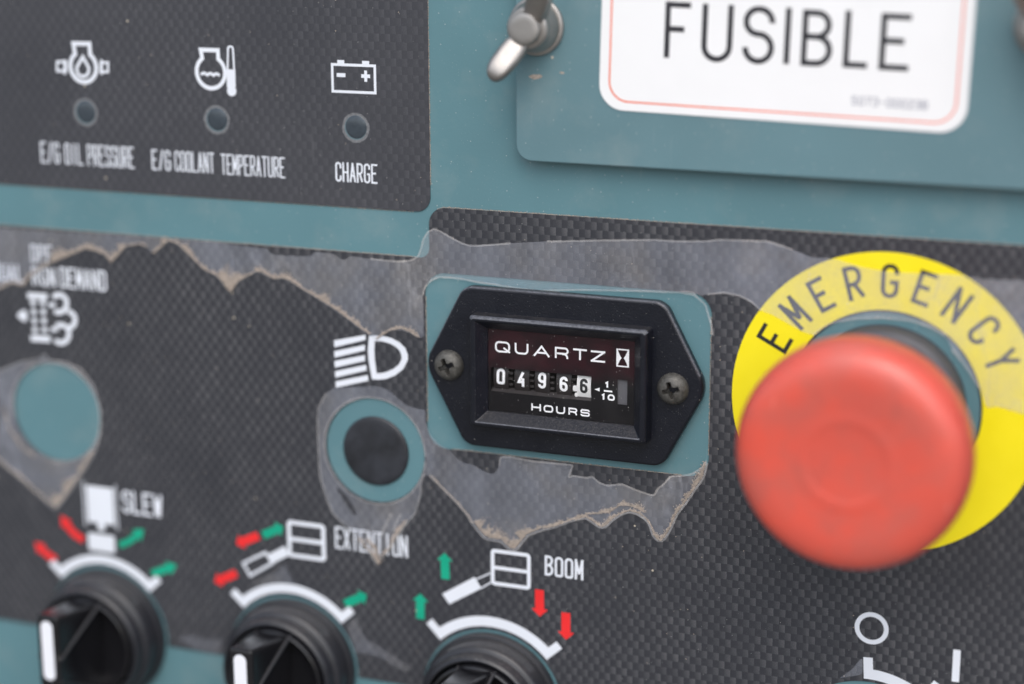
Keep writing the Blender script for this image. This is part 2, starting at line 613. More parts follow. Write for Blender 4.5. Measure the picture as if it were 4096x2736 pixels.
r_ = 1
GL = {
    'A': [[(0, 0), (.5, 1)], [(.5, 1), (1, 0)], [(.18, .32), (.82, .32)]],
    'B': [[(0, 0), (0, 1), (.93, 1, r_), (.93, .53, r_), (0, .53)], [(.3, .53), (1, .53, r_), (1, 0, r_), (0, 0)]],
    'C': [[(1, .70), (1, 1, r_), (0, 1, r_), (0, 0, r_), (1, 0, r_), (1, .30)]],
    'D': [[(0, 0), (0, 1), (1, 1, r_), (1, 0, r_), (0, 0)]],
    'E': [[(1, 1), (0, 1), (0, 0), (1, 0)], [(0, .52), (.88, .52)]],
    'F': [[(1, 1), (0, 1), (0, 0)], [(0, .52), (.85, .52)]],
    'G': [[(1, .72), (1, 1, r_), (0, 1, r_), (0, 0, r_), (1, 0, r_), (1, .46), (.5, .46)]],
    'H': [[(0, 0), (0, 1)], [(1, 0), (1, 1)], [(0, .5), (1, .5)]],
    'I': [[(.5, 0), (.5, 1)]],
    'L': [[(0, 1), (0, 0), (1, 0)]],
    'M': [[(0, 0), (0, 1)], [(0, 1), (.5, .25)], [(.5, .25), (1, 1)], [(1, 1), (1, 0)]],
    'N': [[(0, 0), (0, 1)], [(0, 1), (1, 0)], [(1, 0), (1, 1)]],
    'O': [[(.5, 0), (1, 0, r_), (1, 1, r_), (0, 1, r_), (0, 0, r_), (.5, 0)]],
    'P': [[(0, 0), (0, 1), (1, 1, r_), (1, .45, r_), (0, .45)]],
    'Q': [[(.5, 0), (1, 0, r_), (1, 1, r_), (0, 1, r_), (0, 0, r_), (.5, 0)], [(.58, .42), (1.06, -.06)]],
    'R': [[(0, 0), (0, 1), (1, 1, r_), (1, .46, r_), (0, .46)], [(.5, .46), (1, 0)]],
    'r': [[(0, 0), (0, 1), (1, 1, r_), (1, .42, r_), (0, .42)], [(.55, .38), (.97, .38, r_), (.97, 0)]],
    'S': [[(1, .74), (1, 1, r_), (0, 1, r_), (0, .52, r_), (1, .52, r_), (1, 0, r_), (0, 0, r_), (0, .26)]],
    'T': [[(0, 1), (1, 1)], [(.5, 1), (.5, 0)]],
    'U': [[(0, 1), (0, 0, r_), (1, 0, r_), (1, 1)]],
    'W': [[(0, 1), (.25, 0)], [(.25, 0), (.5, .8)], [(.5, .8), (.75, 0)], [(.75, 0), (1, 1)]],
    'X': [[(0, 0), (1, 1)], [(0, 1), (1, 0)]],
    'Y': [[(0, 1), (.5, .45)], [(1, 1), (.5, .45)], [(.5, .5), (.5, 0)]],
    'Z': [[(0, 1), (1, 1)], [(1, 1), (0, 0)], [(0, 0), (1, 0)]],
    '/': [[(.1, -.05), (.9, 1.05)]],
    '-': [[(.1, .5), (.9, .5)]],
    '0': [[(.5, 0), (1, 0, r_), (1, 1, r_), (0, 1, r_), (0, 0, r_), (.5, 0)]],
    '1': [[(.12, .76), (.6, 1), (.6, 0)]],
    '2': [[(0, .75), (0, 1, r_), (1, 1, r_), (1, .6, r_), (0, 0), (1, 0)]],
    '3': [[(0, .82), (0, 1, r_), (1, 1, r_), (1, .53, r_), (.4, .53)], [(.4, .53), (1, .53, r_), (1, 0, r_), (0, 0, r_), (0, .18)]],
    '4': [[(.70, 1), (0, .27), (1, .27)], [(.74, .55), (.74, 0)]],
    '5': [[(1, 1), (0, 1), (0, .56), (1, .56, r_), (1, 0, r_), (0, 0, r_), (0, .2)]],
    '6': [[(1, .78), (1, 1, r_), (0, 1, r_), (0, 0, r_), (1, 0, r_), (1, .56, r_), (.05, .56)]],
    '7': [[(0, 1), (1, 1), (.35, 0)]],
    '9': [[(0, .22), (0, 0, r_), (1, 0, r_), (1, 1, r_), (0, 1, r_), (0, .44, r_), (.95, .44)]],
}


def glyph(bag, ch, x, y, w, h, sw, rad, ang=0.0, org=None, sub=0):
    """one stroked letter in the box x, y, w, h; optionally turned by ang about org"""
    ca, sa = math.cos(ang), math.sin(ang)

    def tf(p):
        qx, qy = x + sw / 2 + p[0] * (w - sw), y + sw / 2 + p[1] * (h - sw)
        if p[1] in (0,) and ch in 'AMNHTIFPRrYW174U' and p[1] == 0:
            pass
        if org:
            dx, dy = qx - org[0], qy - org[1]
            qx, qy = org[0] + ca * dx - sa * dy, org[1] + sa * dx + ca * dy
        return (qx, qy)

    for st in GL[ch]:
        pts = [tf(p) for p in st]
        rs = [rad if len(p) > 2 else 0 for p in st]
        # run open butt ends out to the edge of the letter box
        if st[0] != st[-1]:
            for e, f in ((0, 1), (-1, -2)):
                if st[e][1] in (0, 1) and st[e][0] == st[f][0]:
                    a, b = Vector(pts[e]), Vector(pts[f])
                    pts[e] = tuple(a + (a - b).normalized() * sw / 2)
                elif st[e][0] in (0, 1) and st[e][1] == st[f][1] and st[e][1] in (0, 1):
                    a, b = Vector(pts[e]), Vector(pts[f])
                    pts[e] = tuple(a + (a - b).normalized() * sw / 2)
                elif st[e][1] in (0, 1) and ch in 'ANMXWZ':
                    a, b = Vector(pts[e]), Vector(pts[f])
                    pts[e] = tuple(a + (a - b).normalized() * sw * .42)
        closed = st[0] == st[-1]
        line = fillet(pts[:-1], rs[:-1], 6, True) if closed else fillet(pts, rs, 6, False)
        if sub:
            o2 = []
            m_ = len(line)
            for q in range(m_ if closed else m_ - 1):
                a, c = Vector(line[q]), Vector(line[(q + 1) % m_])
                k_ = max(1, int((c - a).length / sub))
                o2 += [tuple(a.lerp(c, e / k_)) for e in range(k_)]
            if not closed:
                o2.append(line[-1])
            line = o2
        bag.line(line, sw, closed)


def word(name, txt, bl, br, top, sw, parent, mat, z, gap=.16, rad=None, w=0.0, ends=None):
    """monospaced word: baseline from photograph pixel bl to br, first letter's top at pixel top"""
    a, b, t = Vector(px(bl, w)), Vector(px(br, w)), Vector(px(top, w))
    d = b - a
    ang = math.atan2(d.y, d.x) if ends is None else ends
    L, h = d.length, (t - a).length
    n = len(txt)
    adv = L / (n - gap)
    gw = adv * (1 - gap)
    sw = min(sw, .27 * gw)
    bag = Bag()
    for k, ch in enumerate(txt):
        cw = gw
        glyph(bag, ch, a.x + k * adv, a.y, cw, h, sw, rad if rad is not None else cw * .5, ang, (a.x, a.y))
    me = bag.mesh(name)
    return obj(name, me, mat, parent, (0, 0, z))


def lathe(prof, n=96, closed_top=False, closed_bot=False):
    vs, fs = [], []
    for r, z in prof:
        vs += [(r * math.cos(2 * PI * k / n), r * math.sin(2 * PI * k / n), z) for k in range(n)]
    for i in range(len(prof) - 1):
        for k in range(n):
            a, b = i * n + k, i * n + (k + 1) % n
            fs.append((a, b, b + n, a + n))
    if closed_top:
        fs.append(tuple((len(prof) - 1) * n + k for k in range(n)))
    if closed_bot:
        fs.append(tuple(reversed(range(n))))
    return vs, fs


def smooth_prof(pts, sub=4):
    """Catmull-Rom through the profile points"""
    out = []
    P = [pts[0]] + list(pts) + [pts[-1]]
    for k in range(1, len(P) - 2):
        for q in range(sub):
            t = q / sub
            out.append(tuple(.5 * (2 * P[k][i] + (P[k + 1][i] - P[k - 1][i]) * t + (2 * P[k - 1][i] - 5 * P[k][i] + 4 * P[k + 1][i] - P[k + 2][i]) * t * t + (3 * P[k][i] - P[k - 1][i] - 3 * P[k + 1][i] + P[k + 2][i]) * t ** 3) for i in (0, 1)))
    out.append(pts[-1])
    return out


def loft(loops, cap_top=False, cap_bot=False):
    n = len(loops[0])
    vs = [p for lp in loops for p in lp]
    fs = []
    for i in range(len(loops) - 1):
        for k in range(n):
            a, b = i * n + k, i * n + (k + 1) % n
            fs.append((a, b, b + n, a + n))
    if cap_top:
        fs.append(tuple((len(loops) - 1) * n + k for k in range(n)))
    if cap_bot:
        fs.append(tuple(reversed(range(n))))
    return vs, fs


def with_bevel(o, width, seg=3, ang=30):
    b = o.modifiers.new('bevel', 'BEVEL')
    b.width = width * MM
    b.segments = seg
    b.limit_method = 'ANGLE'
    b.angle_limit = math.radians(ang)
    b.harden_normals = False
    return o


# ------------------------------------------------------------------ the teal sheet-metal panel
METER = (11.75, -5.5)
KNOBS = [(-102.3, -79.2), (-53.4, -79.7), (-4.9, -80.7)]
KEY = (76.6, -79.9)
RING = (76.97, -5.66)
LAMP = (-31.72, -26.89)
LEFT = (-112.7, -26.5)
rect = [(-210, -170), (190, -170), (190, 150), (-210, 150)]
me = flat('control_panel', [rect, rrect(METER[0] - 16.5, METER[1] - 9.5, METER[0] + 16.5, METER[1] + 9.5, 1)], 2.0, 0, -2.0)
panel = obj('control_panel', me, 'teal')
panel['kind'] = 'structure'

# ------------------------------------------------------------------ upper decal with three indicator windows
DZ = .25
ur = px(T(1, 0, 1588, 900))[0]
vb = px(T(1, 1, 800, 325))[1]
up = thing('indicator_decal', 'dark carbon-pattern sticker with oil, coolant and battery indicator symbols', 'sticker')
obj('sheet', flat('upper_sheet', [fillet([(-200, vb), (ur, vb), (ur, 140), (-200, 140)], [0, 3.2, 0, 0], 10)], DZ, .05), 'weave_up', up)
PZ = DZ + .012


def sym(name, bag, mat, parent, z=PZ, label=None):
    o = obj(name, bag.mesh(name), mat, parent, (0, 0, z))
    if label:
        o['label'] = label
    return o


# engine oil pressure
b = Bag()
c0 = PT(0, 0, [(770, 612)])[0]
tl, tr = PT(0, 0, [(678, 398), (826, 400)])
nk = PT(0, 0, [(680, 478)])[0][1]
rad = 5.9 * .5 + .35
a0 = math.acos(min(.95, abs(tr[0] - c0[0]) / rad))
arc = [(c0[0] + rad * math.cos(t), c0[1] + rad * math.sin(t)) for t in [a0 - (2 * PI - (PI - 2 * a0)) * k / 40 for k in range(41)]]
b.line([tr] + arc + [tl], .95, True)
dr = PT(0, 0, [(765, 520), (822, 620), (815, 680), (768, 705), (718, 680), (708, 620)])
b.line(fillet(dr, [0, 1, 1, 1, 1, 1]), .72, True)
for x0, x1, y in ((530, 612, 607), (930, 996, 615)):
    q = PT(0, 0, [(x0, y - 42), (x1, y - 42), (x1, y + 42), (x0, y + 42)])
    b.line(q, .55, True)
for xx in (598, 938):
    b.line(PT(0, 0, [(xx, 545), (xx + 2, 682)]), .55)
sym('oil_pressure_symbol', b, 'white', up)
# coolant temperature
b = Bag()
c0 = PT(0, 0, [(1938, 660)])[0]
tl, tr = PT(0, 0, [(1845, 455), (2003, 460)])
rad = 3.42
a0 = math.acos(min(.95, abs(tr[0] - c0[0]) / rad))
arc = [(c0[0] + rad * math.cos(t), c0[1] + rad * math.sin(t)) for t in [a0 - (2 * PI - (PI - 2 * a0)) * k / 40 for k in range(41)]]
b.line([tr] + arc + [tl], .88, True)
wv = [(1848 + 172 * k / 36, 683 + 10 * k / 36 - 16 * abs(math.sin(k / 36 * 3 * PI))) for k in range(37)]
b.line(PT(0, 0, wv), .62)
th = PT(0, 0, [(2092, 640), (2096, 425), (2140, 427), (2152, 640)])
b.line(fillet(th, [0, .45, .45, 0], 6, False), .42)
b.poly(PT(0, 0, [(2082, 632), (2162, 638), (2166, 800), (2086, 800)]))
cb = PT(0, 0, [(2130, 832)])[0]
b.poly(circle(cb[0], cb[1], 1.12, 28))
sym('coolant_temperature_symbol', b, 'white', up)
# battery
b = Bag()
q = PT(1, 0, [(703, 588), (1093, 604), (1099, 850), (709, 836)])
x0, x1 = (q[0][0] + q[3][0]) / 2, (q[1][0] + q[2][0]) / 2
y1, y0 = (q[0][1] + q[1][1]) / 2, (q[2][1] + q[3][1]) / 2
b.line([(x0, y0), (x1, y0), (x1, y1), (x0, y1)], .56, True)
for xx in (782, 1010):
    cx = PT(1, 0, [(xx, 560)])[0][0]
    b.poly([(cx - .8, y1 + .2), (cx + .8, y1 + .2), (cx + .8, y1 + .95), (cx - .8, y1 + .95)])
cm = PT(1, 0, [(785, 687)])[0]
cp = PT(1, 0, [(1011, 697)])[0]
b.poly([(cm[0] - 1, cm[1] - .4), (cm[0] + 1, cm[1] - .4), (cm[0] + 1, cm[1] + .4), (cm[0] - 1, cm[1] + .4)])
b.line([(cp[0] - 1, cp[1]), (cp[0] + 1, cp[1])], .75)
b.line([(cp[0], cp[1] - 1.15), (cp[0], cp[1] + 1.15)], .65)
sym('battery_symbol', b, 'white', up)
# indicator windows
for cx, cy in ((-100.1, 43.25), (-67.3, 43.05), (-34.5, 42.85)):
    lv, lf = lathe([(2.45, 0), (2.3, .08), (1.8, .2), (1.0, .3), (.05, .34)], 48, True)
    o = obj('indicator_window', new_mesh('win', [(x + cx + .12, y + cy + .16, z) for x, y, z in lv], lf, True), 'lens', up, (0, 0, DZ + .03))
    obj('window_wall', flat('wall', [circle(cx - .05, cy - .1, 2.72, 48)], .02), 'tealdim', o, (0, 0, -.025))
    rnd = random.Random(int(cx))
    jag = [(cx + (3.12 + rnd.uniform(-.10, .10)) * math.cos(2 * PI * k / 60), cy + (3.12 + rnd.uniform(-.10, .10)) * math.sin(2 * PI * k / 60)) for k in range(60)]
    obj('worn_ring', flat('halo', [jag, circle(cx, cy, 2.55, 48)], .02), 'halo', o, (0, 0, -.022))
# captions
for t, bl, br, top in (('E/G', T(0, 0, 385, 1490), T(0, 0, 560, 1502), T(0, 0, 383, 1295)),
                       ('OIL', T(0, 0, 605, 1503), T(0, 0, 772, 1513), T(0, 0, 590, 1308)),
                       ('PRESSURE', T(0, 0, 812, 1518), T(0, 0, 1242, 1543), T(0, 0, 800, 1322)),
                       ('E/G', T(0, 0, 1402, 1555), T(0, 0, 1575, 1565), T(0, 0, 1400, 1368)),
                       ('COOLANT', T(0, 0, 1612, 1566), T(0, 1, 1975, 20), T(0, 0, 1610, 1380)),
                       ('TEMPERATURE', T(0, 1, 2035, 28), T(1, 1, 275, 62), T(0, 0, 2030, 1408)),
                       ('CHARGE', T(1, 1, 735, 93), T(1, 1, 1120, 112), T(1, 0, 730, 1482))):
    n = len(t)
    word('caption', t, bl, br, top, .62 if n < 7 else .58, up, 'white', PZ, gap=.14, ends=0.0)

# ------------------------------------------------------------------ lower decal
low = thing('control_decal', 'large dark carbon-pattern sticker with holes around the dials and hour meter', 'sticker')
v_lo = px(T(1, 1, 800, 738))[1]
v_hi = px(T(2, 1, 800, 430))[1]
u_st = px(T(1, 1, 1590, 530))[0]
v_bot = (px((685, 2576))[1] + px((1430, 2707))[1] + px((905, 2632))[1]) / 3
outer = fillet([(-200, v_bot), (180, v_bot - .6), (180, v_hi), (u_st, v_hi), (u_st, v_lo), (-200, v_lo + .1)],
               [0, 0, 0, 3.6, 2.2, 0], 10)
mh = (-19.37, -24.68, 42.51, 13.51)
holes = [fillet([(mh[0], mh[1]), (mh[2], mh[1]), (mh[2], mh[3]), (mh[0], mh[3])], 4.6, 10),
         circle(*LAMP, 11.64), circle(*LEFT, 11.66), circle(*RING, 18.4)]
holes += []
# the knobs and the key switch stand at the lower edge: their cut-outs open the edge
bot = []
cuts = [(c, 16.3) for c in KNOBS] + [(KEY, 16.4)]
pts = []
for (cx, cy), r in cuts:
    dv = v_bot - cy
    if abs(dv) < r:
        hx = math.sqrt(r * r - dv * dv)
        a1, a2 = math.atan2(dv, -hx), math.atan2(dv, hx)
        a1 = a1 % (2 * PI)               # go over the top of the cut-out
        pts += [(cx + r * math.cos(a1 + (a2 - a1) * k / 40), cy + r * math.sin(a1 + (a2 - a1) * k / 40)) for k in range(41)]
outer = [(-200, v_bot)] + pts + outer[1:]
obj('sheet', flat('lower_sheet', [outer] + holes, DZ, .04), 'weave', low)

# headlamp symbol
b = Bag()
for la, lb, ra, rb in (((1338, 1361), (1340, 1388), T(1, 2, 1008, -68), T(1, 2, 1010, -22)),
                       ((1339, 1404), (1341, 1429), T(1, 2, 1003, 24), T(1, 2, 1004, 74)),
                       ((1340, 1443), (1342, 1469), T(1, 2, 1003, 118), T(1, 2, 1005, 170)),
                       ((1342, 1484), (1344, 1509), T(1, 2, 1015, 207), T(1, 2, 1018, 258)),
                       ((1344, 1525), (1346, 1549), T(1, 2, 1030, 300), T(1, 2, 1036, 352))):
    b.poly([px(la), px(lb), px(rb), px(ra)])
o_ = PT(1, 2, [(1042, -58), (1031, 60), (1036, 160), (1068, 338), (1130, 343), (1200, 335), (1280, 303), (1355, 245), (1398, 160), (1396, 110), (1372, 50), (1320, 0), (1250, -38), (1170, -58), (1100, -62)])
i_ = PT(1, 2, [(1093, -10), (1090, 60), (1094, 160), (1112, 285), (1150, 283), (1200, 272), (1262, 245), (1312, 205), (1340, 155), (1338, 115), (1318, 72), (1282, 38), (1230, 10), (1165, -8), (1120, -12)])
n = len(o_)
b.add(([(x, y, 0) for x, y in o_ + i_], [(k, (k + 1) % n, n + (k + 1) % n, n + k) for k in range(n)]))
sym('headlamp_symbol', b, 'white', low)
# particulate filter symbol
b = Bag()
for y0, y1, xa, xb in ((1112, 1165, 258, 440), (1500, 1556, 288, 468)):
    b.poly(PT(0, 1, [(xa, y0), (xb, y0 + 12), (xb, y1 + 12), (xa, y1)]))
for y in (1205, 1288, 1370, 1452):
    for x in (310, 398):
        cx, cy = PT(0, 1, [(x + (y - 1205) * .07, y)])[0]
        b.poly(circle(cx, cy, .72, 20))
q = PT(0, 1, [(150, 1320), (235, 1258), (262, 1330), (240, 1388)])
b.poly(fillet(q, .6))
for cx, cy, rr, s, e in ((548, 1212, 72, -2.2, 2.4), (630, 1362, 66, -1.7, 1.6), (566, 1490, 74, -2.4, 2.2)):
    b.line(PT(0, 1, [(cx + rr * math.cos(s + (e - s) * k / 20), cy - rr * 1.12 * math.sin(s + (e - s) * k / 20)) for k in range(21)]), 1.15)
for x, y in ((478, 1228), (500, 1452)):
    b.line(PT(0, 1, [(x - 26, y), (x + 34, y - 6)]), .95)
sym('particle_filter_symbol', b, 'white', low)
for t, bl, br, top in (('DPF', T(0, 1, 292, 830), T(0, 1, 488, 838), T(0, 1, 290, 668)),
                       ('MANUAL', T(0, 1, -215, 985), T(0, 1, 228, 1010), T(0, 1, -215, 825)),
                       ('RGN', T(0, 1, 305, 1045), T(0, 1, 520, 1055), T(0, 1, 300, 872)),
                       ('DEMAND', T(0, 1, 562, 1066), T(0, 1, 988, 1096), T(0, 1, 558, 878)),
                       ('SLEW', T(0, 2, 1132, 1560), T(0, 3, 1495, 18), T(0, 2, 1130, 1355)),
                       ('EXTENTION', T(1, 3, 733, 318), T(1, 3, 1398, 392), T(1, 3, 728, 118)),
                       ('BOOM', T(2, 3, 304, 566), T(2, 3, 658, 612), T(2, 3, 302, 382))):
    word('caption', t, bl, br, top, .68 if t in ('BOOM', 'EXTENTION') else .62, low, 'white', PZ, gap=.14, ends=0.0)


# slew / extension / boom symbols
def boxq(bag, quad, sw, mid=None, r=.5):
    q = [px(p) for p in quad]
    x0, x1 = (q[0][0] + q[3][0]) / 2, (q[1][0] + q[2][0]) / 2
    y1, y0 = (q[0][1] + q[1][1]) / 2, (q[2][1] + q[3][1]) / 2
    x0, x1, y0, y1 = x0 + sw / 2, x1 - sw / 2, y0 + sw / 2, y1 - sw / 2
    bag.line(fillet([(x0, y0), (x1, y0), (x1, y1), (x0, y1)], r), sw, True)
    if mid:
        bag.line([(x0, y0 + (y1 - y0) * mid), (x1, y0 + (y1 - y0) * mid)], sw)


b = Bag()
q = [px(p) for p in (T(0, 2, 800, 1322), T(0, 2, 1045, 1330), T(0, 3, 1050, 100), T(0, 3, 812, 82))]
x0, x1 = (q[0][0] + q[3][0]) / 2, (q[1][0] + q[2][0]) / 2
y1, y0 = (q[0][1] + q[1][1]) / 2, (q[2][1] + q[3][1]) / 2
b.poly([(x0, y0), (x1, y0), (x1, y1), (x0, y1)])
for sx in (x0 - .75, x1 + .75):
    b.line([(sx, y0 - 1.1), (sx, y1 + .9)], .25)
    for k in range(15):
        yy = y0 - .9 + (y1 - y0 + 1.6) * k / 14
        b.line([(sx - .35, yy), (sx + .35, yy)], .22)
xm = (x0 + x1) / 2
b.poly([(xm - .95, y0 - 1.7), (xm + .95, y0 - 1.7), (xm + .95, y0 + .1), (xm - .95, y0 + .1)])
q = [px(p) for p in (T(0, 3, 815, 185), T(0, 3, 1062, 195), T(0, 3, 1060, 352), T(0, 3, 825, 345))]
x0, x1 = (q[0][0] + q[3][0]) / 2, (q[1][0] + q[2][0]) / 2
y1, y0 = (q[0][1] + q[1][1]) / 2, (q[2][1] + q[3][1]) / 2
b.poly(fillet([(x0, y0), (x1, y0), (x1, y1), (x0, y1)], .4))
sym('slew_symbol', b, 'white', low)

b = Bag()
boxq(b, [T(1, 3, 283, 58), T(1, 3, 640, 105), T(1, 3, 644, 442), T(1, 3, 302, 398)], .95, .5)
b.poly(PT(1, 3, [(100, 385), (270, 298), (308, 385), (150, 462)]))
b.line([px(z8(*p)) for p in ((1908, 492), (2082, 408), (2136, 490), (1962, 588))], .62, True)
sym('boom_extension_symbol', b, 'white', low)

b = Bag()
boxq(b, [T(1, 3, 2148, 318), T(2, 3, 176, 372), T(2, 3, 174, 704), T(1, 3, 2166, 652)], .82, .49)
b.poly(PT(1, 3, [(1712, 737), (2008, 583), (2072, 686), (1776, 832)]))
b.line(PT(1, 3, [(2015, 607), (2152, 548)]), .3)
b.line(PT(1, 3, [(2062, 688), (2165, 628)]), .3)
sym('boom_raise_symbol', b, 'white', low)


def arrow(tip, tail, mat, sw=2.0, hw=3.75, hl=1.75):
    a, c = Vector(px(tip)), Vector(px(tail))
    d = (a - c).normalized()
    n_ = Vector((-d.y, d.x))
    h = a - d * hl
    bag = Bag()
    bag.poly([tuple(c + n_ * -sw / 2), tuple(h + n_ * -sw / 2), tuple(h + n_ * sw / 2), tuple(c + n_ * sw / 2)])
    bag.poly([tuple(h - n_ * hw / 2), tuple(a), tuple(h + n_ * hw / 2)])
    sym('arrow', bag, mat, low)


def curved_arrow(pts, mat, sw=1.9):
    P = [Vector(px(p)) for p in pts]
    bag = Bag()
    line = dense([tuple(p) for p in P], .25, 0, False)
    m = max(2, int(len(line) * .68))
    bag.line(line[:m + 1], sw)
    a, h = Vector(line[-1]), Vector(line[m])
    d = (a - h).normalized()
    n_ = Vector((-d.y, d.x))
    bag.poly([tuple(h - n_ * 1.75), tuple(a + d * .3), tuple(h + n_ * 1.75)])
    sym('arrow', bag, mat, low)


arrow(T(1, 3, 1733, 362), T(1, 3, 1742, 603), 'green_print')
arrow(T(1, 3, 1512, 735), T(1, 3, 1511, 968), 'green_print')
arrow(T(2, 3, 258, 945), T(2, 3, 255, 700), 'red_print')
arrow(T(2, 3, 499, 1158), T(2, 3, 497, 910), 'red_print')
arrow(T(1, 3, 258, 122), T(1, 3, 70, 200), 'green_print')
arrow(T(1, 3, 1022, 745), T(1, 3, 822, 830), 'green_print')
arrow(T(0, 3, 2170, 282), T(1, 3, 28, 205), 'red_print')
arrow(T(0, 3, 1972, 632), T(0, 3, 2172, 548), 'red_print')
curved_arrow([T(0, 3, 772, 245), T(0, 3, 690, 190), T(0, 3, 620, 110), T(0, 3, 570, 25)], 'red_print')
curved_arrow([T(0, 3, 520, 428), T(0, 3, 430, 370), T(0, 3, 330, 270)], 'red_print')
curved_arrow([T(0, 3, 1100, 295), T(0, 3, 1200, 250), T(0, 3, 1320, 150)], 'green_print', 1.6)
curved_arrow([T(0, 3, 1400, 555), T(0, 3, 1500, 520), T(0, 3, 1620, 475)], 'green_print')


# range arcs round the dials
def range_arc(c, r0, r1, a_l, a_r, tick=2.4, tl=True, tr=True):
    bag = Bag()
    n_ = 60
    L = [(c[0] + r0 * math.cos(a_l + (a_r - a_l) * k / n_), c[1] + r0 * math.sin(a_l + (a_r - a_l) * k / n_), 0) for k in range(n_ + 1)]
    U_ = [(c[0] + r1 * math.cos(a_l + (a_r - a_l) * k / n_), c[1] + r1 * math.sin(a_l + (a_r - a_l) * k / n_), 0) for k in range(n_ + 1)]
    bag.add((L + U_, [(k, k + 1, n_ + 2 + k, n_ + 1 + k) for k in range(n_)]))
    for a, sgn, on in ((a_l, -1, tl), (a_r, 1, tr)):
        if on:
            d, t_ = Vector((math.cos(a), math.sin(a))), Vector((-math.sin(a), math.cos(a))) * sgn
            p = Vector(c)
            bag.poly([tuple(p + d * r0), tuple(p + d * (r1 + tick)), tuple(p + d * (r1 + tick) + t_ * 1.9), tuple(p + d * r0 + t_ * 1.9)])
    sym('range_arc', bag, 'white', low)


range_arc((-102.4, -78.5), 16.2, 18.3, math.radians(137), math.radians(42))
range_arc((-53.4, -79.4), 16.7, 18.8, math.radians(137), math.radians(42))
range_arc((-5.0, -80.9), 17.2, 19.5, math.radians(134), math.radians(42))
range_arc(KEY, 17.0, 19.2, math.radians(93.5), math.radians(25), 2.4, True, False)
b = Bag()
oc = PT(3, 3, [(952, 1053)])[0]
b.line(circle(*oc, 2.92, 48), .95, True)
sym('off_symbol', b, 'white', low)
b = Bag()
q = PT(3, 3, [(1700, 1245), (1772, 1252), (1752, 1548), (1684, 1540)])
xm = sum(p[0] for p in q) / 4
b.poly([(xm - .72, q[2][1]), (xm + .72, q[2][1]), (xm + .72, q[0][1]), (xm - .72, q[0][1])])
sym('on_symbol', b, 'white', low)
b = Bag()
q = PT(3, 3, [(1525, 1530), (1575, 1568), (1530, 1640), (1470, 1590)])
b.poly(q)
sym('start_tick', b, 'white', low)

# ------------------------------------------------------------------ yellow legend ring
leg = thing('emergency_legend_ring', 'flat yellow ring sticker reading EMERGENCY around the red push button', 'sticker', (RING[0], RING[1], DZ + .005))
obj('ring', flat('ring', [circle(0, 0, 30, 128), circle(0, 0, 18.77, 96)], .16, .03), 'yellow', leg)
LET = [('E', r6(320, 500)), ('M', r6(420, 388)), ('E', r6(540, 310)), ('R', r6(690, 264)), ('G', r6(850, 256)),
       ('E', r6(1003, 288)), ('N', r6(1152, 358)), ('C', r6(1280, 465)), ('Y', r6(1392, 590))]
for ch, p in LET:
    q = Vector(px(p, .4)) - Vector(RING)
    a = math.atan2(q.y, q.x) - PI / 2
    b = Bag()
    glyph(b, ch, -1.65, 24.45 - 3.35, 3.4, 6.7, .84, 1.6, a, (0, 0))
    obj('letter', b.mesh('letter'), 'black_ink', leg, (0, 0, .175))

# ------------------------------------------------------------------ red mushroom emergency stop
es = thing('emergency_stop_button', 'big faded red mushroom push button with a ringed dimple in its face', 'button', (RING[0] + .2, RING[1] - 1.2, 0))
v, f = lathe([(15.7, .0), (15.9, .5), (15.9, 4.5), (15.4, 5.3), (14.2, 5.8), (12.6, 6.0), (12.4, 11.0)], 96)
obj('collar', new_mesh('collar', v, f, True), 'collar', es, (-.2, 1.3, 0))
v, f = lathe([(11.2, 6.0), (11.2, 19), (12.2, 20.5)], 72)
obj('stem', new_mesh('stem', v, f, True), 'red', es)
prof = smooth_prof([(11.5, 20.4), (16.5, 20.9), (19.6, 22.6), (20.9, 25.6), (21.2, 29.4), (20.9, 32.6), (19.9, 34.8), (18.2, 36.0),
                    (15.6, 36.5), (12.4, 36.5), (10.0, 36.42), (8.8, 36.44), (8.0, 36.45), (7.3, 36.40), (6.6, 36.30), (5, 36.22), (2.5, 36.17), (.4, 36.16)], 5)
v, f = lathe(prof, 128, True)
obj('mushroom_head', new_mesh('head', v, f, True), 'red', es)

# ------------------------------------------------------------------ hour meter
hm = thing('hour_meter', 'black rectangular hour meter reading 04966 screwed into the panel', 'hour meter', (METER[0], METER[1], 0))
FT = 2.4
hexa = fillet([(-21.6, 17.1), (-30.6, 0), (-21.6, -17.1), (21.6, -17.1), (30.6, 0), (21.6, 17.1)], [3.4, 5.5, 3.4, 3.4, 5.5, 3.4], 9)
winr = rrect(-15.8, -8.75, 15.8, 8.75, .4)
fl = obj('flange', flat('flange', [hexa, rrect(-16.2, -9.1, 16.2, 9.1, .3)], FT, .55), 'bezel', hm)

fl.data.materials.append(M['edge_highlight'])  # painted highlight for the up-facing bevels of the flange
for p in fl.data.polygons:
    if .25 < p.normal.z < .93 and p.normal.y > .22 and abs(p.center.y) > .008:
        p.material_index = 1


def rl(hw, hh, r, z):
    return [(x, y, z) for x, y in rrect(-hw, -hh, hw, hh, r)]


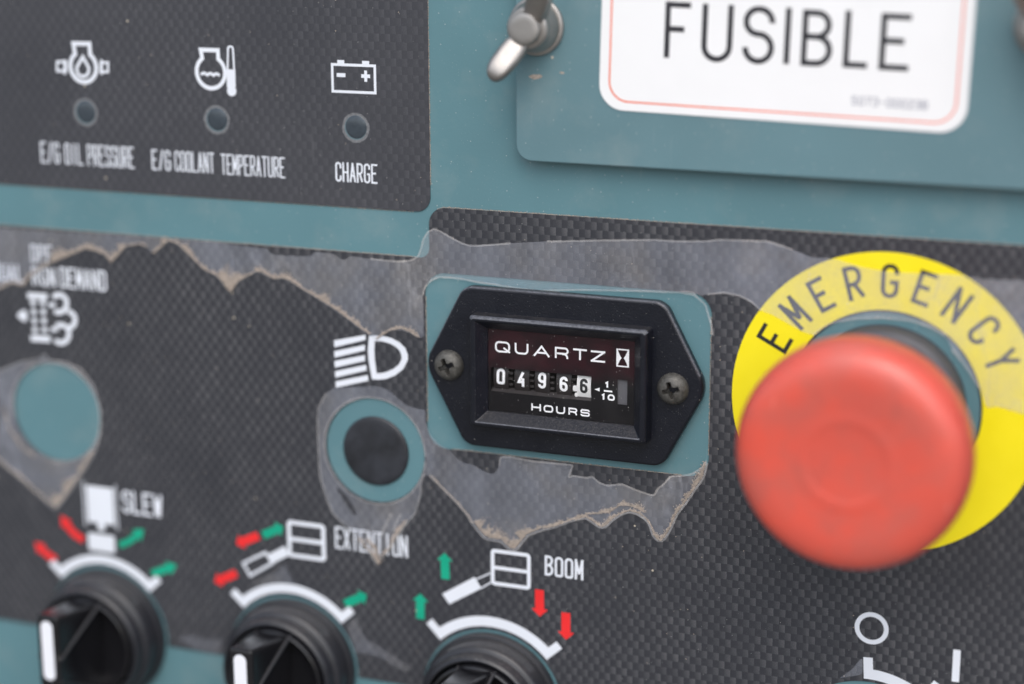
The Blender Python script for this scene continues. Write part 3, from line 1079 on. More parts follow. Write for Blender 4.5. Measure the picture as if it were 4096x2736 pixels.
v, f = loft([rl(19.25, 11.9, .7, FT - .3), rl(19.15, 11.8, .7, FT + 2.6), rl(18.95, 11.6, .7, FT + 3.05), rl(18.55, 11.2, .6, FT + 3.3),
             rl(17.85, 10.85, .25, FT + 3.3), rl(17.65, 10.65, .2, FT + 3.15), rl(15.85, 8.8, .12, FT + .9), rl(15.8, 8.75, .1, FT - .8)])
fr = obj('raised_frame', new_mesh('frame', v, f), 'bezel', hm)
fr.data.materials.append(M['edge_highlight'])  # same painted highlight along the upper frame edges
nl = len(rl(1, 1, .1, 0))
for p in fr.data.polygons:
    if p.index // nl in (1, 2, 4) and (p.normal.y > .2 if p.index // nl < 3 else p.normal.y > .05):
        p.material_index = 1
with_bevel(fr, .1, 2, 20)
FZ = FT + .55                                           # dial face level


def ml(pts, w=FZ):
    return [(a - METER[0], c - METER[1]) for a, c in (px(p, w) for p in pts)]


cw = ml([mz(580, 742), mz(1350, 815), mz(1348, 1003), mz(580, 925)])
cx0, cx1 = (cw[0][0] + cw[3][0]) / 2, (cw[1][0] + cw[2][0]) / 2
cy1, cy0 = (cw[0][1] + cw[1][1]) / 2, (cw[2][1] + cw[3][1]) / 2
gw = ml([mz(1548, 838), mz(1625, 845), mz(1622, 1035), mz(1545, 1027)])
gx0, gx1 = (gw[0][0] + gw[3][0]) / 2, (gw[1][0] + gw[2][0]) / 2
gy1, gy0 = (gw[0][1] + gw[1][1]) / 2, (gw[2][1] + gw[3][1]) / 2
dial = obj('dial', flat('dial', [rrect(-15.9, -8.85, 15.9, 8.85, .1), rrect(cx0, cy0, cx1, cy1, .12), rrect(gx0, gy0, gx1, gy1, .1)], .25, 0, 0), 'dial', hm, (0, 0, FZ - .25))
# dial printing
PB = .255


def mtext(name, letters, sw, rad):
    bag = Bag()
    for ch, (x0, x1), (yt, yb), Zf in letters:
        p = ml([Zf(x0, yb), Zf(x1, yb), Zf(x0, yt)])
        glyph(bag, ch, p[0][0], p[0][1], p[1][0] - p[0][0], p[2][1] - p[0][1], sw, rad)
    return obj(name, bag.mesh(name), 'num', dial, (0, 0, PB))


mtext('quartz_lettering', [('Q', (612, 727), (541, 626), mz), ('U', (763, 868), (556, 641), mz), ('A', (907, 1030), (572, 658), mz),
                           ('r', (1070, 1175), (586, 672), mz), ('T', (1210, 1315), (598, 684), mz), ('Z', (1345, 1455), (613, 700), mz)], .40, .75)
mtext('hours_lettering', [('H', (728, 872), (645, 750), z5), ('O', (912, 1055), (667, 774), z5), ('U', (1097, 1232), (688, 796), z5),
                          ('r', (1282, 1413), (706, 812), z5), ('S', (1460, 1600), (728, 834), z5)], .33, .5)
mtext('fraction_lettering', [('1', (1815, 1895), (318, 408), z5), ('-', (1782, 1963), (437, 474), z5), ('1', (1762, 1838), (497, 587), z5), ('0', (1865, 1972), (506, 600), z5)], .36, .5)
bag = Bag()
bag.poly(ml([z5(1668, 437), z5(1747, 413), z5(1745, 470)]))
obj('pointer_triangle', bag.mesh('tri'), 'num', dial, (0, 0, PB))
hq = ml([mz(1541, 601), mz(1638, 608), mz(1637, 748), mz(1540, 737)])
hx0, hx1 = (hq[0][0] + hq[3][0]) / 2, (hq[1][0] + hq[2][0]) / 2
hy1, hy0 = (hq[0][1] + hq[1][1]) / 2, (hq[2][1] + hq[3][1]) / 2
hg = obj('hourglass_symbol', flat('hg', [[(hx0, hy0), (hx1, hy0), (hx1, hy1), (hx0, hy1)]], .02), 'num', dial, (0, 0, PB))
xm, ym = (hx0 + hx1) / 2, (hy0 + hy1) / 2
ww, hh = (hx1 - hx0) / 2 - .28, (hy1 - hy0) / 2 - .28
gl = []
for k in range(25):
    t = -1 + 2 * k / 24
    gl.append((xm + ww * (.10 + .86 * abs(t) ** .62 if abs(t) > .05 else .2), ym + hh * t))
glass = gl + [(2 * xm - x, y) for x, y in reversed(gl)]
obj('hourglass', flat('hgi', [glass], .02), 'dial', hg, (0, 0, .022))
# number wheels behind the counter opening
RW, AX = 6.5, FZ - .40 - 6.5
vc = (cy0 + cy1) / 2 + .1
dig = [('0', (212, 335), (125, 355)), ('4', (525, 645), (160, 393)), ('9', (828, 947), (185, 420)), ('6', (1150, 1270), (245, 465)), ('6', (1453, 1567), (275, 490))]
WZ = FZ - .40
for k, (ch, (xa, xb), (yt, yb)) in enumerate(dig):
    white = k == 4
    cxm = sum(ml([z5((xa + xb) / 2, (yt + yb) / 2)], WZ)[0][:1])
    hwid = 1.62 if not white else 1.50
    n = 64
    vs, fs = [], []
    for x in (cxm - hwid, cxm + hwid):
        vs += [(x, vc + RW * math.sin(2 * PI * q / n), AX + RW * math.cos(2 * PI * q / n)) for q in range(n)]
    fs = [(q, (q + 1) % n, n + (q + 1) % n, n + q) for q in range(n)] + [tuple(reversed(range(n))), tuple(range(n, 2 * n))]
    wh = obj('number_wheel', new_mesh('wheel', vs, [t[::-1] for t in fs]), 'wheel_w' if white else 'wheel', hm)
    p = ml([z5(xa, yb), z5(xb, yb), z5(xa, yt)], WZ)
    bag = Bag()
    glyph(bag, ch, p[0][0], p[0][1], p[1][0] - p[0][0], p[2][1] - p[0][1], .58, .6, sub=.25)
    # wrap the figure round its wheel
    for i, (x, y, z) in enumerate(bag.v):
        a = (y - vc) / RW
        bag.v[i] = (x, vc + (RW + .05 + z) * math.sin(a), AX + (RW + .05 + z) * math.cos(a))
    me = new_mesh('numeral', bag.v, bag.f)
    obj('numeral', me, 'black_ink' if white else 'num', wh)
    # small drive gear beside the wheel
    gx = cxm + 2.05
    if k < 4:
        for gy in (-1.1, .1, 1.3):
            bagv, bagf = loft([[(gx - .42, vc + gy - .22, WZ - .9), (gx + .42, vc + gy - .22, WZ - .9), (gx + .42, vc + gy + .22, WZ - .9), (gx - .42, vc + gy + .22, WZ - .9)],
                               [(gx - .42, vc + gy - .22, WZ - .45), (gx + .42, vc + gy - .22, WZ - .45), (gx + .42, vc + gy + .22, WZ - .45), (gx - .42, vc + gy + .22, WZ - .45)]], True)
            obj('pinion_tooth', new_mesh('tooth', bagv, bagf), 'pinion', hm)
    if white:
        for (ax, ay, by) in ((-.95, -1.15, .05), (-.55, -2.3, -1.45)):
            q = [(cxm - hwid + ax, vc + ay), (cxm - hwid + .15, vc + ay), (cxm - hwid + .15, vc + by), (cxm - hwid + ax, vc + by)]
            obj('wheel_tooth', flat('wt', [fillet(q, .3)], .8, .1), 'wheel_w', wh, (0, 0, WZ - .98))
# dark case behind wheels
v, f = loft([[(x, y, FZ - .3) for x, y in ((-15.7, -8.6), (15.7, -8.6), (15.7, 8.6), (-15.7, 8.6))], [(x, y, -9) for x, y in ((-15.7, -8.6), (15.7, -8.6), (15.7, 8.6), (-15.7, 8.6))]], True)
obj('case', new_mesh('case', v, [t[::-1] for t in f]), 'wheel', hm)
# bevelled lower lip of the counter opening
v = [(cx0, cy0, FZ - .02), (cx1, cy0, FZ - .02), (cx1, cy0 + .75, FZ - 1.2), (cx0, cy0 + .75, FZ - 1.2)]
obj('counter_lip', new_mesh('lip', v, [(0, 1, 2, 3)]), 'pinion', hm)
obj('status_window', flat('sw', [[(gx0 - .1, gy0 - .1), (gx1 + .1, gy0 - .1), (gx1 + .1, gy1 + .1), (gx0 - .1, gy1 + .1)]], .05), 'grey_win', hm, (0, 0, FZ - .6))
obj('window_pane', flat('pane', [rrect(-15.85, -8.8, 15.85, 8.8, .1)], .22), 'glass', hm, (0, 0, FZ + .12))


# pan-head screws
def screw_mesh(rot):
    nr, ns, rr = 30, 72, 3.25
    vs = [(0, 0, 0)]
    for i in range(1, nr + 1):
        r = rr * i / nr
        for k in range(ns):
            vs.append((r * math.cos(2 * PI * k / ns), r * math.sin(2 * PI * k / ns), 0))
    rnd = random.Random(int(rot * 100))
    out = []
    for x, y, _ in vs:
        r = math.hypot(x, y)
        h = 2.05 * max(0.0, 1 - (r / rr) ** 3.2) ** .55 if r < rr else 0
        xa, ya = x * math.cos(rot) + y * math.sin(rot), -x * math.sin(rot) + y * math.cos(rot)
        arm = .42 + .10 * (1 - r / 1.9)
        ax, ay = abs(xa), abs(ya)
        inside = (ax < arm and ay < 1.75) or (ay < arm and ax < 1.75) or (ax + ay < 1.15)
        if inside:
            h -= 2.0 * max(0, 1 - (r / 2.1) ** 2) + .5
        out.append((x, y, h + rnd.uniform(-.012, .012)))
    fs = [(0, 1 + k, 1 + (k + 1) % ns) for k in range(ns)]
    for i in range(nr - 1):
        for k in range(ns):
            a, c = 1 + i * ns + k, 1 + i * ns + (k + 1) % ns
            fs.append((a, a + ns, c + ns, c))
    o = len(out)
    out += [(rr * math.cos(2 * PI * k / ns), rr * math.sin(2 * PI * k / ns), -.4) for k in range(ns)]
    b0 = 1 + (nr - 1) * ns
    fs += [(b0 + k, o + k, o + (k + 1) % ns, b0 + (k + 1) % ns) for k in range(ns)]
    return new_mesh('screw', out, fs, True)


for (sx, sy), rot in ((ml([mz(243, 738)], FT + 1.4)[0], .42), (ml([mz(1960, 920)], FT + 1.4)[0], .30)):
    s = obj('screw', screw_mesh(rot), 'screw', hm, (sx, sy, FT + .05))

# ------------------------------------------------------------------ rotary dials
def knob(c, label, group):
    t = thing('rotary_knob', label, 'knob', (c[0], c[1], 0), group)
    v, f = lathe([(15.6, 0), (15.7, 1.3), (15.5, 1.7), (14.9, 1.9), (14.8, 1.8), (14.7, 5.4), (14.55, 6.0), (14.2, 6.35), (13.75, 6.5), (13.6, 6.6), (13.4, 8.3), (13.15, 8.9), (12.75, 9.15), (12.35, 9.05), (12.1, 8.6), (12.0, 7.6), (11.95, 4.5)], 96)
    obj('bezel_ring', new_mesh('bezel', v, f, True), 'knob_ring', t)
    v, f = lathe([(11.6, 5.0), (11.6, 9.0), (11.4, 9.5), (11.0, 9.7), (10.6, 9.5), (10.45, 9.1), (10.3, 7.2), (9.6, 6.7), (7.0, 6.5), (4.0, 6.4), (.2, 6.4)], 96, True)
    obj('turning_disc', new_mesh('disc', v, f, True), 'knob', t)
    # grip: a raised bar whose flanks are scooped between its two ends
    H = 24.0
    half = []
    for s in (1, -1):
        half.append(s)
    V_ = [(-2.85, 12.9, H - .2), (2.85, 12.9, H - .2), (-2.85, 3.0, H), (2.85, 3.0, H), (-2.85, -3.0, H), (2.85, -3.0, H), (-2.85, -12.9, H - .2), (2.85, -12.9, H - .2),   # 0-7 top
          (-3.9, 10.8, 8.4), (3.9, 10.8, 8.4), (-3.9, -10.8, 8.4), (3.9, -10.8, 8.4),   # 8-11 feet
          (-3.2, 9.0, 6.0), (3.2, 9.0, 6.0), (-3.2, -9.0, 6.0), (3.2, -9.0, 6.0)]
    F_ = [(1, 0, 2, 3), (3, 2, 4, 5), (5, 4, 6, 7),            # top
          (0, 1, 9, 8), (7, 6, 10, 11),                        # ends
          (1, 3, 9), (5, 7, 11), (0, 8, 2), (4, 10, 6),        # triangular cheeks
          (3, 5, 15, 13), (3, 13, 9), (5, 11, 15), (2, 12, 14, 4), (2, 8, 12), (4, 14, 10),
          (9, 13, 12, 8), (11, 10, 14, 15)]
    g = obj('grip', new_mesh('grip', V_, F_), 'knob', t)
    with_bevel(g, .7, 3, 8)
    for sx in (1, -1):
        for sy in (1, -1):
            path = [Vector((2.95 * sx, 2.6 * sy, 23.6)), Vector((3.1 * sx, 4.8 * sy, 19.6)), Vector((3.6 * sx, 7.8 * sy, 14.2)), Vector((4.05 * sx, 10.2 * sy, 9.9)), Vector((4.3 * sx, 10.7 * sy, 8.6))]
            loops = []
            for q, p in enumerate(path):
                tt = (path[min(4, q + 1)] - path[max(0, q - 1)]).normalized()
                e1 = tt.cross(Vector((1, 0, 0))).normalized()
                e2 = tt.cross(e1)
                rr = .42 if 0 < q < 4 else .25
                loops.append([tuple(p + e1 * rr * math.cos(a * PI / 6) + e2 * rr * math.sin(a * PI / 6)) for a in range(12)])
            v, f = loft(loops, True, True)
            obj('grip_edge', new_mesh('grip_edge', v, f, True), 'knob_ring', t)
    st = obj('pointer_stripe', flat('stripe', [fillet([(-1.5, -2.4), (1.5, -2.4), (1.5, 11.7), (-1.5, 11.7)], 1.45)], .12, .02), 'stripe', t, (0, 0, H + .0))
    return t


knob(KNOBS[0], 'black rotary knob with white pointer below the SLEW symbol', 'rotary knobs along the lower edge')
knob(KNOBS[1], 'black rotary knob with white pointer below the EXTENTION symbol', 'rotary knobs along the lower edge')
knob(KNOBS[2], 'black rotary knob below the BOOM symbol and its red arrows', 'rotary knobs along the lower edge')

# ------------------------------------------------------------------ plug below the headlamp symbol
pl = thing('hole_plug', 'round black plug in the teal circle under the headlamp symbol', 'plug', (LAMP[0] + .15, LAMP[1] - .1, 0))
v, f = lathe([(7.75, 0), (7.75, .25), (7.55, .5), (7.1, .62), (6.0, .66), (3, .72), (.1, .74)], 72, True)
obj('cap', new_mesh('cap', v, f, True), 'plug', pl)

# ------------------------------------------------------------------ fuse cover, its label and wing nuts
CW = 3.5
cu0, cv0 = 2.35, 38.4
cov = thing('fuse_cover', 'raised teal metal cover plate carrying the white label', 'cover plate', (cu0, cv0, 0))
obj('plate', flat('plate', [fillet([(0, 0), (170, -.6), (170, 105), (0, 105)], [3.3, 0, 0, 0], 10)], 2.0, .25, CW - 2.0), 'teal_cover', cov)
obj('gasket', flat('gasket', [[(13, 12), (165, 12), (165, 101), (13, 101)]], CW - 2.02), 'collar', cov)

LZ = CW + .01
bl, br2 = Vector(px(T(2, 0, 1000, 1012), LZ)), Vector(px(T(3, 0, 1500, 1210), LZ))
lang = math.atan2((br2 - bl).y, (br2 - bl).x)
lx = Vector(px(T(2, 0, 800, 850), LZ))
rx = Vector(px(T(3, 0, 1838, 900), LZ))
ex, ey = Vector((math.cos(lang), math.sin(lang))), Vector((-math.sin(lang), math.cos(lang)))
w0, w1 = (lx - bl).dot(ex), (rx - bl).dot(ex)
lab = thing('fuse_label', 'white rounded label with thin red border reading FUSIBLE', 'label', (bl.x, bl.y, LZ))
lab.rotation_euler = (PI / 2, 0, 0)
lab.rotation_mode = 'XYZ'
lab.matrix_world = Matrix.Translation(P2W @ Vector((bl.x, bl.y, LZ)) * MM) @ Matrix.Rotation(PI / 2, 4, 'X') @ Matrix.Rotation(lang, 4, 'Z')
obj('sheet', flat('label_sheet', [fillet([(w0, 0), (w1, 0), (w1, 70), (w0, 70)], 5.0, 10)], .15, .03), 'white_lab', lab)
bag = Bag()
ii = (Vector(px(T(2, 0, 910, 700), LZ)) - lx).dot(ex)
bb = (Vector(px(T(2, 0, 1300, 945), LZ)) - bl).dot(ey)
bag.line(fillet([(w0 + 2.05, 1.75), (w1 - 2.05, 1.75), (w1 - 2.05, 68), (w0 + 2.05, 68)], 3.9, 10), .34, True)
obj('red_border', bag.mesh('border'), 'ink_red', lab, (0, 0, .165))


def lab_xy(p):
    q = Vector(px(p, LZ + .15)) - bl
    return q.dot(ex), q.dot(ey)


bag = Bag()
for ch, (p0, p1, p2) in zip('FUSIBLE', ((T(2, 0, 1390, 528), T(2, 0, 1622, 535), T(2, 0, 1405, 12)), (T(2, 0, 1728, 562), T(2, 0, 2012, 565), T(2, 0, 1738, 32)),
                                       (T(2, 0, 2105, 580), T(3, 0, 48, 590), T(2, 0, 2125, 48)), (T(3, 0, 143, 585), T(3, 0, 188, 585), T(3, 0, 180, 70)),
                                       (T(3, 0, 295, 600), T(3, 0, 580, 605), T(3, 0, 322, 85)), (T(3, 0, 682, 616), T(3, 0, 905, 625), T(3, 0, 708, 95)),
                                       (T(3, 0, 1010, 638), T(3, 0, 1285, 645), T(3, 0, 1040, 118)))):
    a, c, d = lab_xy(p0), lab_xy(p1), lab_xy(p2)
    glyph(bag, ch, a[0], a[1], c[0] - a[0], d[1] - a[1], 1.08, 1.0 if ch == 'I' else (2.7 if ch == 'B' else 3.0))
obj('fusible_lettering', bag.mesh('fusible'), 'ink', lab, (0, 0, .165))
bag = Bag()
a, c, d = lab_xy(T(3, 0, 765, 960)), lab_xy(T(3, 0, 1475, 985)), lab_xy(T(3, 0, 770, 880))
for k, ch in enumerate('5073-00023B'):
    glyph(bag, ch, a[0] + (c[0] - a[0]) * k / 11, a[1], (c[0] - a[0]) / 11 * .8, d[1] - a[1], .2, .4)
obj('part_number', bag.mesh('partno'), 'ink_pale', lab, (0, 0, .165))


def wing_nut(c, ang, reach, label):
    t = thing('wing_nut', label, 'wing nut', (c[0], c[1], CW), 'wing nuts holding the fuse cover')
    v, f = lathe(smooth_prof([(5.6, 0), (5.75, .5), (5.6, 1.0), (5.1, 1.2)], 3), 64, True, True)
    obj('washer', new_mesh('washer', v, f, True), 'steel', t)
    v, f = lathe(smooth_prof([(5.0, 1.0), (5.05, 2.0), (4.7, 3.2), (4.3, 4.4), (4.2, 5.4), (3.9, 5.9), (3.3, 6.0)], 4), 64, True)
    obj('hub', new_mesh('hub', v, f, True), 'steel', t)
    v, f = lathe([(3.1, 4.8), (3.1, 7.45), (2.95, 7.72), (2.7, 7.8), (1.8, 7.84), (.1, 7.84)], 48, True)
    obj('bolt_end', new_mesh('bolt', v, f, True), 'steel', t)
    for s_ in (0, PI):
        a = ang + s_
        d, n_ = Vector((math.cos(a), math.sin(a), 0)), Vector((-math.sin(a), math.cos(a), 0))
        loops = []
        k = reach / 12.6
        for r, z, hw, th in [(2.2, 3.0, 1.9, 2.6), (4.0, 4.6, 2.2, 2.7), (5.4, 6.0, 2.5, 2.4), (7.0, 7.0, 2.55, 2.2), (9.0, 8.2, 2.5, 2.2), (10.8, 9.4, 2.2, 1.9), (12.0, 10.0, 1.5, 1.3), (12.6, 10.2, .5, .5)]:
            lp = []
            for q in range(24):
                aa = 2 * PI * q / 24
                sx, sy = math.copysign(abs(math.cos(aa)) ** .55, math.cos(aa)), math.copysign(abs(math.sin(aa)) ** .55, math.sin(aa))
                lp.append(tuple(d * (r * k - .5 * th * sy) + n_ * (hw * sx * (1.0 if sy > 0 else .85)) + Vector((0, 0, z + .86 * th * sy))))
            loops.append(lp)
        v, f = loft(loops, True, True)
        w_ = obj('wing', new_mesh('wing', v, f, True), 'steel', t)
        sub = w_.modifiers.new('smooth', 'SUBSURF')
        sub.levels = sub.render_levels = 1
    return t


wc = px(T(2, 0, 100, 268), CW + 7.8)
tp = px((1962, 322), CW + 10.4)
wing_nut(wc, math.atan2(tp[1] - wc[1], tp[0] - wc[0]), math.hypot(tp[0] - wc[0], tp[1] - wc[1]), 'steel wing nut with rounded wings on the edge of the fuse cover')
wc2 = px((4168, 118), CW + 7.8)
wing_nut(wc2, math.radians(116), 11.5, 'out-of-focus steel wing nut right of the FUSIBLE label')
for pts_, nm in (([(140, 700), (190, 682), (260, 684), (285, 700), (250, 722), (200, 730)], 'paint_chip'), ([(425, 664), (455, 656), (490, 668), (465, 680)], 'paint_chip')):
    q = [(a - cu0, c - cv0) for a, c in PT(2, 0, pts_, CW)]
    obj(nm, flat('chip', [fillet(q, .25)], .02), 'dirt', cov, (0, 0, CW))


# ------------------------------------------------------------------ torn clear film and the mud along its edges
FW = DZ + .24


def inside(p, loop):
    c = False
    n = len(loop)
    for k in range(n):
        a, b_ = loop[k], loop[k - 1]
        if (a[1] > p[1]) != (b_[1] > p[1]) and p[0] < (b_[0] - a[0]) * (p[1] - a[1]) / (b_[1] - a[1]) + a[0]:
            c = not c
    return c


def ridge(paths, parent, wid=.9, sd=3, z=FW + .06, loop=None, inset=.35, dens=1.0, name='mud_crust'):
    """dried mud: a ragged band of low grains lying just inside a torn edge"""
    rnd = random.Random(sd)
    vs, fs = [], []
    for pth, k in paths:
        P = [Vector(q) for q in dense(pth, .07, 0, False, sd)]
        n = len(P)
        side = 1
        if loop is not None:
            vote = 0
            for i in range(5, n - 5, max(1, n // 9)):
                t = (P[i + 3] - P[i - 3]).normalized()
                vote += 1 if inside(P[i] + Vector((-t.y, t.x)) * .8, loop) else -1
            side = 1 if vote >= 0 else -1
        lump = 0.
        for i in range(n):
            t = (P[min(n - 1, i + 3)] - P[max(0, i - 3)]).normalized()
            nn = Vector((-t.y, t.x)) * side
            lump = lump * .96 + rnd.gauss(0, .16)
            band = wid * k * max(.12, .62 + lump * .75)
            end = min(1, min(i, n - 1 - i) / 14)
            for _ in range(int(dens * (2 + 5 * band) * (.4 + .6 * end))):
                d = inset * k + (abs(rnd.gauss(0, .55)) if loop is not None else rnd.gauss(0, .4)) * band
                p = P[i] + nn * d + Vector((rnd.uniform(-.1, .1), rnd.uniform(-.1, .1)))
                r = rnd.uniform(.05, .15) * (.7 + .5 * min(1.2, k))
                h = r * rnd.uniform(.35, .9)
                o = len(vs)
                a0 = rnd.uniform(0, 6.28)
                for q in range(5):
                    rr = r * rnd.uniform(.7, 1.3)
                    vs.append((p.x + rr * math.cos(a0 + q * 1.2566), p.y + rr * math.sin(a0 + q * 1.2566), z - .03))
                vs.append((p.x + rnd.uniform(-.3, .3) * r, p.y + rnd.uniform(-.3, .3) * r, z + h))
                fs += [(o + q, o + (q + 1) % 5, o + 5) for q in range(5)]
    return obj(name, new_mesh('mud', vs, fs), 'dirt', parent, (0, 0, 0), True)


def rim(paths, parent, wid=.42, sd=5):
    vs, fs = [], []
    rnd = random.Random(sd)
    for pth in paths:
        P = dense(pth, .3, .02, False, sd)
        v, f = strip(P, wid, False, FW + .105)
        o = len(vs)
        vs += [(x + rnd.uniform(-.05, .05), y + rnd.uniform(-.05, .05), z + .01) for x, y, z in v]
        fs += [tuple(i + o for i in q) for q in f]
    return obj('curled_edge', new_mesh('rim', vs, fs), 'film_edge', parent)


def film(label, loops, mat='film', mud=(), edges=(), mw=.9, sd=3, extra=()):
    t = thing('clear_film_remnant', label, 'film', (0, 0, 0), 'torn remains of the clear cover film')
    obj('sheet', flat('film_sheet', loops, .06, 0, FW), mat, t)
    if edges:
        rim(edges, t)
    if mud:
        ridge(mud, t, mw, sd=sd, loop=loops[0])
    return t


# piece over the top: from the left border past the hour meter to the yellow ring
top_l = PT(0, 1, [(-500, 480), (0, 515), (400, 545), (900, 575), (1400, 605), (2000, 650)])
top_m = PT(1, 1, [(0, 700), (120, 708), (140, 760), (330, 775), (520, 780), (540, 735), (740, 760), (790, 815), (840, 815), (860, 775), (1060, 800), (1300, 826), (1430, 816), (1500, 775), (1528, 700), (1540, 630), (1580, 560), (1640, 525), (1700, 548), (1800, 608), (1900, 660), (1980, 682), (2100, 678), (2347, 657)])
top_r = PT(2, 1, [(330, 642), (800, 632), (1300, 627), (1500, 640), (1800, 640), (1900, 625), (2347, 640)]) + \
    PT(3, 1, [(50, 655), (230, 715), (400, 790), (620, 800), (870, 880), (1100, 920), (1500, 940), (1790, 950), (1950, 982), (2347, 1000), (2800, 1015)])
right = PT(3, 2, [(2800, 800), (2500, 690), (2347, 655), (2230, 620), (2100, 578), (2010, 600), (1945, 420), (1870, 290), (1780, 170), (1690, 60)])
ringi = PT(3, 1, [(1630, 1500), (1500, 1425), (1300, 1362), (1050, 1340), (830, 1347), (640, 1372), (500, 1432), (420, 1500)])
ringl = PT(3, 1, [(330, 1470), (200, 1400), (60, 1320)]) + PT(2, 1, [(2290, 1275), (2200, 1190), (2100, 1140), (1950, 1108), (1800, 1125), (1730, 1140)])
hole_t = PT(2, 1, [(1690, 1120), (1620, 1100), (1500, 1108), (1300, 1098), (1000, 1092), (600, 1085), (400, 1090), (240, 1095), (130, 1078), (0, 1062)]) + \
    PT(1, 1, [(2200, 1036), (2050, 1016), (1900, 986), (1800, 973), (1680, 968), (1615, 1000), (1558, 1060), (1540, 1130), (1546, 1350), (1550, 1520)])
tear_a = PT(1, 1, [(1500, 1530), (1430, 1488), (1345, 1450), (1250, 1460), (1170, 1508), (1115, 1545)])
tear_b = PT(1, 1, [(1050, 1505), (960, 1445), (860, 1368), (760, 1295), (640, 1215), (520, 1138), (420, 1078), (330, 1018), (250, 985), (180, 998), (120, 968), (60, 930), (0, 932)]) + \
    PT(0, 1, [(2250, 985), (2180, 1030), (2120, 1108), (2060, 1030), (1990, 960), (1870, 900), (1750, 780), (1640, 672), (1560, 640), (1500, 690), (1420, 760), (1360, 700), (1300, 672), (1170, 690), (1090, 780), (1030, 840), (965, 765), (900, 740), (800, 712), (640, 780), (480, 845), (300, 960), (230, 1055), (120, 1030), (0, 1085), (-300, 1160), (-500, 1180)])
loopA = dense(top_l + top_m + top_r + right + ringi + ringl + hole_t + tear_a + tear_b, .5, .05)
film('hazy torn film stretched over the hour meter top to the yellow ring', [loopA],
     mud=[(tear_b[:13], 1.05), (tear_b[12:24], .8), (tear_b[24:], .7), (tear_b[13:18], 1.6), (tear_b[26:34], 1.3), (tear_a, .7)],
     edges=[top_m[10:], top_r[:9], right[6:], ringi, hole_t[:18], PT(2, 1, [(2290, 1275), (2200, 1190), (2100, 1140), (1950, 1108), (1800, 1125)]), PT(2, 1, [(1560, 1108), (1680, 1130), (1780, 1220), (1835, 1400), (1845, 1500)])], sd=3)

# piece round the plug and below the hour meter
Lf = PT(1, 2, [(1110, 398), (1000, 405), (850, 412), (720, 418), (650, 470), (592, 580), (575, 680), (585, 1000), (600, 1230), (650, 1400), (720, 1568)]) + \
    PT(1, 3, [(800, 75), (870, 135), (940, 235), (990, 295), (1050, 355), (1090, 420), (1115, 470)])
Rt = PT(1, 3, [(1150, 410), (1230, 340), (1300, 215), (1400, 70), (1470, -5)]) + PT(1, 2, [(1518, 1400), (1530, 1240), (1560, 1205)])
tear_c = PT(1, 2, [(1600, 1220), (1700, 1320), (1850, 1470), (1935, 1568)]) + PT(1, 3, [(1990, 90), (2100, 222), (2150, 240), (2250, 255), (2330, 330)]) + \
    PT(2, 3, [(30, 340), (60, 325), (100, 268), (160, 198), (290, 150), (400, 125), (560, 65), (680, 40), (740, 75), (800, 122), (840, 132), (880, 112), (940, 52), (1010, 10), (1080, -15), (1150, 0), (1230, 52), (1270, 112), (1290, 190), (1330, 240), (1370, 256), (1400, 240), (1450, 170), (1500, 60), (1530, -5)]) + \
    PT(2, 2, [(1600, 1478), (1700, 1330), (1770, 1230), (1800, 1100)])
under = PT(2, 2, [(1790, 1080), (1745, 1150), (1650, 1205), (1550, 1222), (1462, 1222), (1400, 1292), (1340, 1342), (1312, 1400), (1262, 1390), (1120, 1340), (1020, 1295), (880, 1310), (800, 1280), (740, 1222), (700, 1240), (560, 1217), (527, 1240), (545, 1180), (570, 1120), (400, 1105), (200, 1085), (0, 1048)]) + \
    PT(1, 2, [(2250, 1045), (2240, 1130), (2200, 1200), (2140, 1200), (2060, 1160), (2000, 1120), (1900, 1100), (1830, 1040), (1790, 985), (1680, 925), (1600, 835), (1565, 720), (1558, 610), (1500, 612), (1380, 572), (1300, 502), (1220, 432)])
loopB = dense(Lf + Rt + tear_c + under, .45, .05)
slit = dense(PT(1, 2, [(735, 1315), (775, 1335), (860, 1430), (920, 1530), (935, 1590), (900, 1580), (830, 1480)]), .4, .03)
hole_l = circle(LAMP[0], LAMP[1], 11.95, 90)
film('hazy torn film around the black plug and below the hour meter', [loopB, hole_l, slit],
     mud=[(tear_c[4:14], 1.7), (tear_c[13:20], .8), (tear_c[19:30], .85), (tear_c[27:42], .95), (tear_c[:5], .35), (Lf[-5:], .9), (Rt[:4], .8), ([px(T(1, 3, 1010, 250)), px(T(1, 3, 1080, 330)), px(T(1, 3, 1112, 440))], 1.2),
          (PT(2, 2, [(600, 1640), (700, 1580), (900, 1570), (1000, 1500), (1100, 1510), (1230, 1568)]), .7)],
     edges=[Lf[4:], Rt, tear_c, under[:24], [(LAMP[0] + 12.0 * math.cos(a / 10), LAMP[1] + 12.0 * math.sin(a / 10)) for a in range(0, 63)], PT(1, 3, [(1250, 0), (1190, 120), (1160, 210)]), PT(1, 3, [(1340, 0), (1290, 90), (1270, 160)])], mw=.95, sd=11)

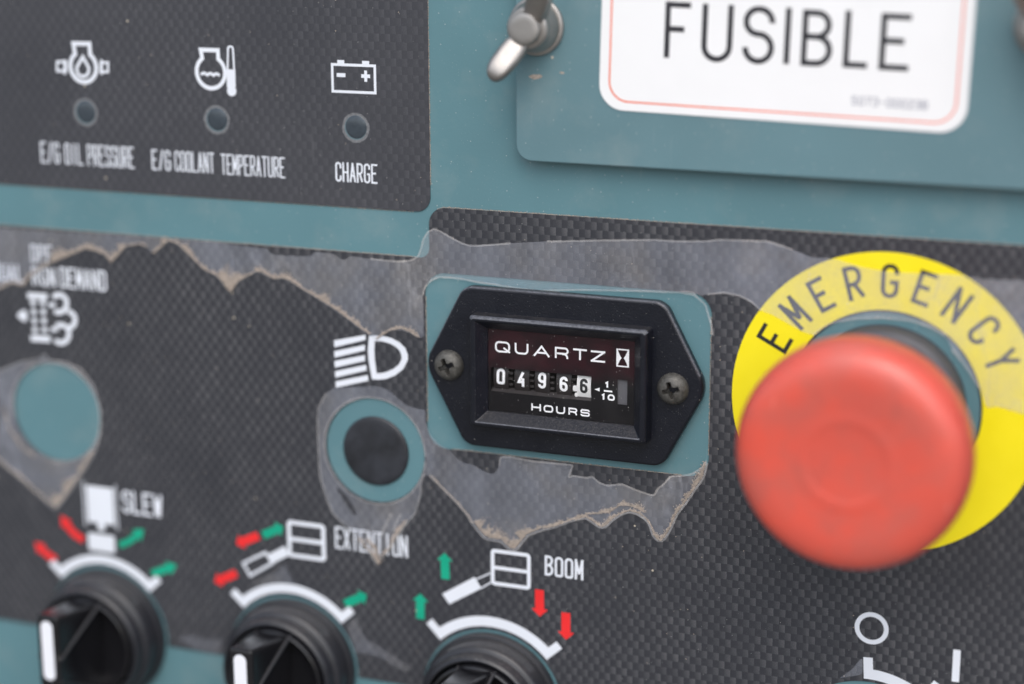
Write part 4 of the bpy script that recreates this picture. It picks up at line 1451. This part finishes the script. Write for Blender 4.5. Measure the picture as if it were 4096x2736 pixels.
# piece round the bare hole at the left
Cl = PT(0, 2, [(-420, 500), (-150, 310), (40, 250), (200, 182), (370, 150), (425, 100), (452, 165), (600, 178), (750, 240), (870, 390), (935, 620), (925, 860), (875, 1010), (800, 1140), (700, 1295), (600, 1435), (530, 1522), (480, 1492), (350, 1382), (200, 1242), (60, 1132), (-150, 950), (-420, 800)])
film('hazy torn film with a muddy point around the empty hole above SLEW', [dense(Cl, .5, .04), circle(LEFT[0], LEFT[1], 11.7, 90)],
     mud=[(Cl[12:19], 1.25), (Cl[18:22], .5), (PT(0, 2, [(40, 600), (90, 800), (200, 960), (330, 1060)]), .5)], edges=[Cl[1:], [(LEFT[0] + 12.0 * math.cos(a / 10), LEFT[1] + 12.0 * math.sin(a / 10)) for a in range(-20, 34)]], mw=1.1, sd=17)

# thin scraps along the lower edge
film('thin pale film sliver between the EXTENTION and BOOM knobs', [dense(PT(1, 3, [(850, 1010), (930, 940), (975, 1060), (1010, 1150), (1110, 1195), (1250, 1290), (1410, 1395), (1425, 1430), (1380, 1450), (1280, 1400), (1150, 1310), (1030, 1280), (930, 1275), (880, 1150)]), .4, .03)], 'film_thin')
film('thin pale film point above the EXTENTION range arc', [dense(PT(1, 3, [(215, 520), (260, 455), (310, 540), (370, 650), (250, 640), (100, 640), (-30, 655), (80, 590)]), .4, .03)], 'film_thin')
film('thin pale film corner beside the off position tick', [dense(PT(3, 3, [(868, 1318), (872, 1470), (760, 1490), (655, 1508), (720, 1462), (785, 1415), (830, 1355)]), .3, .02)], 'film_thin')
film('thin pale film strip at the sticker edge left of the EXTENTION knob', [dense([px(z8(*p)) for p in ((1400, 1075), (1500, 1050), (1600, 1080), (1745, 1085), (1725, 1200), (1600, 1180), (1480, 1130))], .4, .03)], 'film_thin')

# dust caught along the sticker edges
def dust_line(parent, paths, sd):
    ridge([(p, .3) for p in paths], parent, .35, sd=sd, z=.10, inset=0, dens=.55, name='dust_line')


dust_line(up, [[(-130, vb - .05), (-60, vb - .05), (ur - 3.2, vb - .05)], [(ur + .05, vb + 5), (ur + .05, vb + 25), (ur + .05, 70)]], 21)
dust_line(low, [[(-140, v_lo + .12), (-70, v_lo + .1), (u_st - 2.5, v_lo + .05)], [(u_st + 1.0, v_hi - .8), (u_st + 3.2, v_hi + .08), (20, v_hi + .05), (60, v_hi + .05), (110, v_hi + .05)],
                [(mh[0] + .1, mh[1] + 5), (mh[0] + .1, mh[3] - 5)], [(mh[2] - .1, mh[1] + 4), (mh[2] - .1, mh[3] - 4)], [(mh[0] + 5, mh[1] + .1), (mh[2] - 5, mh[1] + .1)]], 22)
